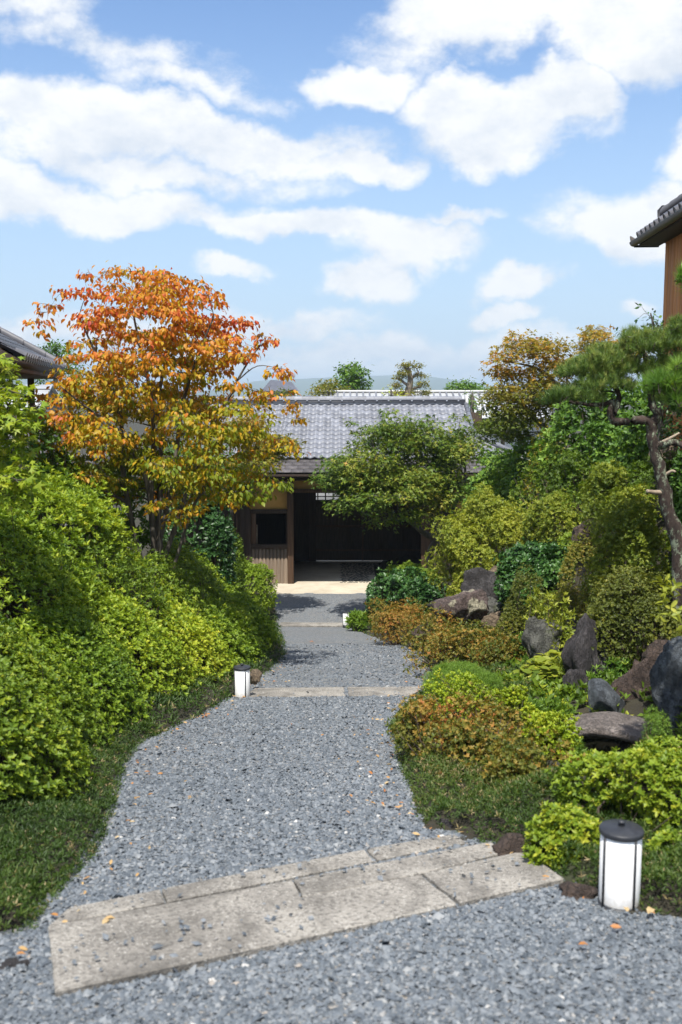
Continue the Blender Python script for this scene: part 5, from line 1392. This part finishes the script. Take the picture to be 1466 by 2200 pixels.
far_tree('broadleaf_tree', 'dome shaped dark green tree rising above the middle of the roof ridge', 757, 776, 880, 46, 55, 'lf_green', 70, T_broad(.55), .20, .45, per=26)
far_tree('turning_tree', 'olive gold tree beside the green dome above the ridge', 705, 818, 880, 48, 50, 'lf_maplered', 46, T_broad(.5), .17, .25, .15, per=26)
far_tree('turning_tree', 'low olive tree at the left end of the visible ridge', 610, 838, 890, 48, 58, 'lf_maplered', 34, T_broad(.5), .18, .15, .15, per=24)
far_tree('yellow_tree', 'thin yellow green twigs just over the roof ridge', 840, 828, 880, 30, 42, 'lf_azy', 12, T_broad(.35), .20, .8, .15, per=9)
far_tree('low_tree', 'flat topped green tree above the white neighbour wall', 1000, 818, 870, 55, 60, 'lf_green', 40, T_broad(.5), .2, .5, per=24)
far_tree('palm_shrub', 'narrow green shrub beside the end of the ridge', 1015, 838, 880, 12, 43, 'lf_green', 12, T_lance(.2), .3, .5, per=40)
far_tree('broadleaf_tree', 'dark green tree between the pavilion roof and the dogwood', 120, 732, 840, 62, 36, 'lf_green', 52, T_broad(.5), .13, .35, per=34)
far_tree('broadleaf_tree', 'small olive tree beside the shed gable', 150, 820, 880, 40, 40, 'lf_az', 26, T_broad(.5), .15, .4, per=30)
far_tree('broadleaf_tree', 'shady green tree behind the dogwood trunks', 420, 930, 1080, 110, 24, 'lf_green', 60, T_broad(.5), .11, .35, per=40)
far_tree('broadleaf_tree', 'pale tree mass between neighbour wall and turning maple', 1080, 880, 960, 55, 36, 'lf_pieris', 40, T_broad(.5), .13, .4, .25, per=34)
# cloud pruned tree: bare stem with pads
b_ = P(880, 900, 48); base = np.array((b_.x, 48, -5.3))
root_pads = [(870, 786, 22, 7), (892, 784, 22, 8), (858, 810, 14, 8), (905, 805, 14, 7), (850, 828, 12, 7), (905, 826, 18, 8), (880, 842, 22, 8), (868, 800, 10, 5), (912, 842, 14, 7), (858, 845, 12, 6)]
pl = []
for (px, py, rx, ry) in root_pads:
    for _ in range(5):
        q = V3(px + rng.uniform(-1, 1) * rx * .6, py + rng.uniform(-1, 1) * ry * .5, 48 + rng.uniform(-.3, .3)); pl.append((q[0], q[1], q[2], .22))
tree('cloud_pruned_tree', 'cloud pruned tree with thick bare stem above the roof ridge', 'tree', BT, base,
     [(np.vstack([base, V3(878, 880, 48), V3(876, 850, 48), V3(882, 820, 48), V3(878, 790, 48)]), .28, .10), (np.vstack([V3(882, 815, 48), V3(900, 800, 48)]), .08, .05), (np.vstack([V3(880, 830, 48), V3(858, 815, 48)]), .08, .05), (np.vstack([V3(878, 838, 48), V3(905, 830, 48)]), .08, .05), (np.vstack([V3(878, 800, 48), V3(868, 787, 48)]), .08, .04)],
     pl, T_broad(.5), .11, 90, M['lf_olive'], plain_mat('pale_bark', (.13, .11, .085), (.24, .20, .155), 3, .9), droop=.1, hue=.75, hv=.15, k=2, flat=.6, br=.04)

# ------------------------------------------------------------------ rocks, bridge, lanterns
def K(name, label, px, py, Y, rx, ry, mat, seed, df=.9, rz=0, tilt=(0, 0), cat='rock', group='boulders of the rock bank', **kw):
    k = Y / FPX
    c_ = P(px, py, Y)
    return rock(name, label, cat, group, P(px, py, Y), (rx * k * 1.12, rx * k * df, ry * k * 1.15), M[mat], seed, rz, tilt, **kw)
K('boulder', 'angular purple brown rock with a cream lichen patch', 1000, 1308, 15.9, 46, 40, 'rock_lichen', 3, sharp=8, sub=5)
K('boulder', 'shaded black rock above the cream patched one', 1048, 1262, 17.5, 46, 40, 'rock_dark', 4)
K('boulder', 'low grey rock left of the cream patched one', 958, 1303, 17.4, 32, 18, 'rock_purple', 5)
K('boulder', 'rough grey rock right of the cream patched one', 1058, 1312, 16.4, 30, 28, 'rock_moss', 6)
K('boulder', 'small pale stone at the foot of the rough grey rock', 1066, 1340, 15.8, 24, 18, 'rock_beige', 7)
K('boulder', 'beige wedge shaped stone under the pale lime shrub', 1068, 1236, 17.9, 20, 18, 'rock_beige', 8, sharp=8)
K('boulder', 'mossy upright rock with pale green lichen streaks', 1165, 1380, 12.6, 38, 62, 'rock_moss', 9, sharp=9, sub=5, rough=.2)
K('boulder', 'tall leaning purple grey standing stone', 1262, 1425, 11.1, 44, 88, 'rock_purple', 41, tilt=(0, .2), sharp=9, sub=5, rough=.2)
K('boulder', 'squat brown stone leaning on the foot of the standing stone', 1228, 1475, 10.6, 26, 42, 'rock_purple', 11, tilt=(0, .2))
K('boulder', 'smooth blue grey stone at the edge of the pond', 1296, 1512, 10.0, 52, 36, 'rock_blue', 12, rz=.4, tilt=(0, .5), rough=.025)
K('boulder', 'big rounded brown boulder above the stone bridge', 1388, 1500, 10.2, 64, 88, 'rock_brown', 13, tilt=(0, .15), df=.8, sub=5, rough=.2)
K('boulder', 'blue grey angular boulder at the right edge', 1462, 1510, 9.5, 50, 95, 'rock_blue', 14, sharp=9, sub=5, rough=.2)
K('boulder', 'reddish rock wedged behind the brown boulder', 1420, 1425, 10.7, 50, 46, 'rock_brown', 15)
K('boulder', 'low mossy stone behind the stone bridge', 1246, 1540, 10.3, 42, 22, 'rock_moss', 16)
K('boulder', 'small purple stone between the upright rocks', 1215, 1410, 12.4, 24, 26, 'rock_purple', 17)
K('boulder', 'small grey stone beside the lime leaf cluster', 1190, 1450, 11.9, 22, 14, 'rock_purple', 18)
K('boulder', 'brown ledge of rock high on the bank under the shrubs', 1262, 1150, 15.8, 42, 24, 'rock_brown', 19)
K('boulder', 'pale rock showing behind the pine trunk', 1440, 985, 15.5, 34, 34, 'rock_beige', 20, sharp=8)
K('boulder', 'rock behind the leaves of the lime sprays', 1238, 1355, 13.2, 30, 24, 'rock_purple', 23)
K('boulder', 'dark stone in the shadow under the stone bridge', 1345, 1625, 9.2, 40, 26, 'rock_dark', 24)
E_ = 'edging stones along the path'
K('edging_stone', 'short dark upright stone at the back corner of the steps', 962, 1782, 5.75, 18, 26, 'rock_purple', 31, group=E_)
K('edging_stone', 'reddish brown stone at the right end of the steps', 1098, 1828, 5.2, 36, 26, 'rock_brown', 32, group=E_)
K('edging_stone', 'flat brown stone left of the nearest lantern', 1240, 1920, 4.55, 46, 17, 'rock_brown', 33, group=E_)
K('edging_stone', 'dark stone half sunk in the turf on the left', 40, 1832, 5.3, 34, 22, 'rock_dark', 34, group=E_)
K('edging_stone', 'split pinkish stone at the bottom left corner', 32, 2095, 3.72, 40, 30, 'rock_purple', 35, group=E_, sharp=8)
K('edging_stone', 'small brown stone before the farthest lantern', 772, 1350, 24.4, 11, 9, 'rock_brown', 36, group=E_)
K('edging_stone', 'grey brown stone under the golden amber shrub', 910, 1362, 17.5, 26, 14, 'rock_brown', 38, group=E_)
K('edging_stone', 'pale knobbly stone right behind the middle lantern', 547, 1455, 12.6, 12, 18, 'rock_beige', 37, group=E_)

# arched slab bridge
def bridge():
    y0 = 9.35
    pts = [P(px, py, y0) for px, py in ((1185, 1590), (1235, 1566), (1295, 1557), (1360, 1565), (1432, 1594))]
    c = P(1295, 1585, y0)
    u = np.linspace(0, 1, 25)
    mid = spline([np.array(p) for p in pts], 24)
    ui = np.linspace(0, len(mid) - 1, 25).astype(int); mid = mid[ui]
    V = []; prof = [(-.27, -.03), (-.29, .03), (-.25, .055), (.25, .055), (.29, .03), (.27, -.03)]
    for i, p in enumerate(mid):
        for (dy, dz) in prof:
            k = .012 * float(lump(np.array([[p[0] * 2, dy * 3, dz]]), 7)[0])
            V.append((p[0] - c.x + k + dy * .28, dy + k, p[2] - c.z + dz + k))
    n = len(prof); F = []
    for i in range(24):
        for j in range(n):
            F.append((i * n + j, i * n + (j + 1) % n, (i + 1) * n + (j + 1) % n, (i + 1) * n + j))
    F += [(0, 1, 2, 5), (2, 3, 4, 5), (24 * n + 5, 24 * n + 2, 24 * n + 1, 24 * n), (24 * n + 5, 24 * n + 4, 24 * n + 3, 24 * n + 2)]
    o = link('stone_bridge', np_mesh('stone_bridge', V, F, M['bridge'], None, True), None, c)
    o.rotation_euler = (0, 0, R(-8))
    props(o, 'gently arched single slab stone bridge over the small pond', 'bridge')
bridge()

def lantern(base, label, s=1.0, rz=0.0):
    root = empty('garden_lantern', base, label, 'lantern', 'cylinder lanterns along the path', rz)
    Geo().lathe([(0.001, .012), (.094, .012), (.096, .02), (.096, .345), (.09, .352), (.001, .352)], 36).build('shade', M['shade'], root, True)
    Geo().lathe([(.001, -.06), (.098, -.06), (.098, .012), (.001, .012)], 36).build('base_plate', M['black_metal'], root)
    cap_ = Geo().lathe([(.001, .352), (.102, .352), (.104, .356), (.104, .372), (.10, .377), (.03, .386), (.001, .388)], 36).build('cap', M['black_metal'], root)
    Geo().lathe([(.014, .386), (.014, .402), (.018, .404), (.018, .412), (.001, .415)], 14).build('knob', M['black_metal'], cap_)
    for q in (0, 1, 2, 3):
        a = R(200) + q * math.pi / 2
        Geo().box(-.005, .005, -.0045, .0045, .012, .352).build('upright', M['black_metal'], root, False, (.0985 * math.cos(a), .0985 * math.sin(a), 0), (0, 0, a))
    root.scale = (s, s, s)
    return root
p = G(1330, 1940); lantern(p, 'nearest white cylinder lantern with black cap at the right of the steps', .98, R(96))
p = G(521, 1497); lantern(p, 'middle white cylinder lantern on the left edge of the path', 1.0, R(98))
p = G(744, 1347); lantern((p.x, p.y - .3, p.z + .12), 'farthest small white lantern half hidden by ferns', .95, R(90))

# fallen leaves and a twig
def fallen(px, py, label, size, hue, rz):
    p = G(px, py)
    T = T_broad(.5, .3)
    V, F = stamp(T, np.zeros((1, 3)), np.array([[math.cos(rz), math.sin(rz), .15]]), np.array([[.2, 0, 1.]]), np.array([size]))
    V = V - V.mean(0)
    o = link('fallen_leaf', np_mesh('fallen_leaf', V, F, M['lf_dry'], np.full(len(V), hue)), None, (p.x, p.y, p.z + .03))
    props(o, label, 'leaf', 'fallen leaves on the path')
fallen(228, 1992, 'pale curled leaf lying on the left end of the steps', .055, .9, 1.2)
fallen(236, 1985, 'thin tan leaf crossing the pale one on the steps', .05, .75, .3)
fallen(1253, 2042, 'single orange brown leaf on the near gravel', .045, .1, .1)
fallen(1398, 1968, 'straw coloured leaf beside the nearest lantern', .075, .95, .9)
fallen(1345, 1965, 'narrow dry leaf in front of the nearest lantern', .055, .85, 1.5)
fallen(45, 2063, 'orange leaf on the gravel beside the pinkish stone', .04, .2, .2)
fallen(670, 1381, 'reddish leaf on the far stretch of gravel', .10, .0, .2)
fallen(590, 1468, 'rust coloured leaf by the middle kerb', .06, .1, .4)
a, b2 = np.array(G(880, 1411)), np.array(G(896, 1419))
g = Geo().tube([a - a + [0, 0, .02], (b2 - a) * .5 + [0, 0, .05], (b2 - a) + [0, 0, .02]], [.012, .014, .008], 6)
props(g.build('dark_twig', M['inlay'], None, loc=a), 'short dark twig lying at the right edge of the gravel', 'twig')

def litter():
    n = 260
    y = rng.uniform(3.4, 16, n); side = rng.uniform(0, 1, n) < .5
    off = rng.exponential(.14, n)
    x = np.where(side, Ledge(y) + off, Redge(y) - off)
    ok = (np.abs(x) < y * .36)
    q = np.stack([x, y, zp(y) + .022], 1)[ok]; m = len(q)
    ax = unit(np.stack([rng.normal(size=m), rng.normal(size=m), .15 * rng.normal(size=m)], 1))
    V, F = stamp(T_oval(.45), q, ax, np.array([[0, 0, 1.]]) + .3 * rng.normal(size=(m, 3)), rng.uniform(.022, .05, m))
    props(link('leaf_litter', np_mesh('leaf_litter', V, F, M['lf_dry'], np.repeat(rng.uniform(0, 1, m), 6))), 'tiny dry leaves scattered along both edges of the gravel', 'leaf litter', kind='stuff')
litter()

# ------------------------------------------------------------------ air between here and the hills
def haze():
    m = bpy.data.materials.new('haze'); m.use_nodes = True; nt = m.node_tree; nt.nodes.clear()
    v = nt.nodes.new('ShaderNodeVolumePrincipled'); o = nt.nodes.new('ShaderNodeOutputMaterial')
    v.inputs['Color'].default_value = (.70, .86, 1.0, 1); v.inputs['Density'].default_value = HAZE
    v.inputs['Anisotropy'].default_value = .1
    nt.links.new(v.outputs[0], o.inputs['Volume'])
    ob = Geo().box(-6500, 6500, -320, 7200, -10, 140).build('haze', m)
    props(ob, 'thin blue summer haze in the distance', 'haze', kind='stuff')
HAZE = .00030
haze()
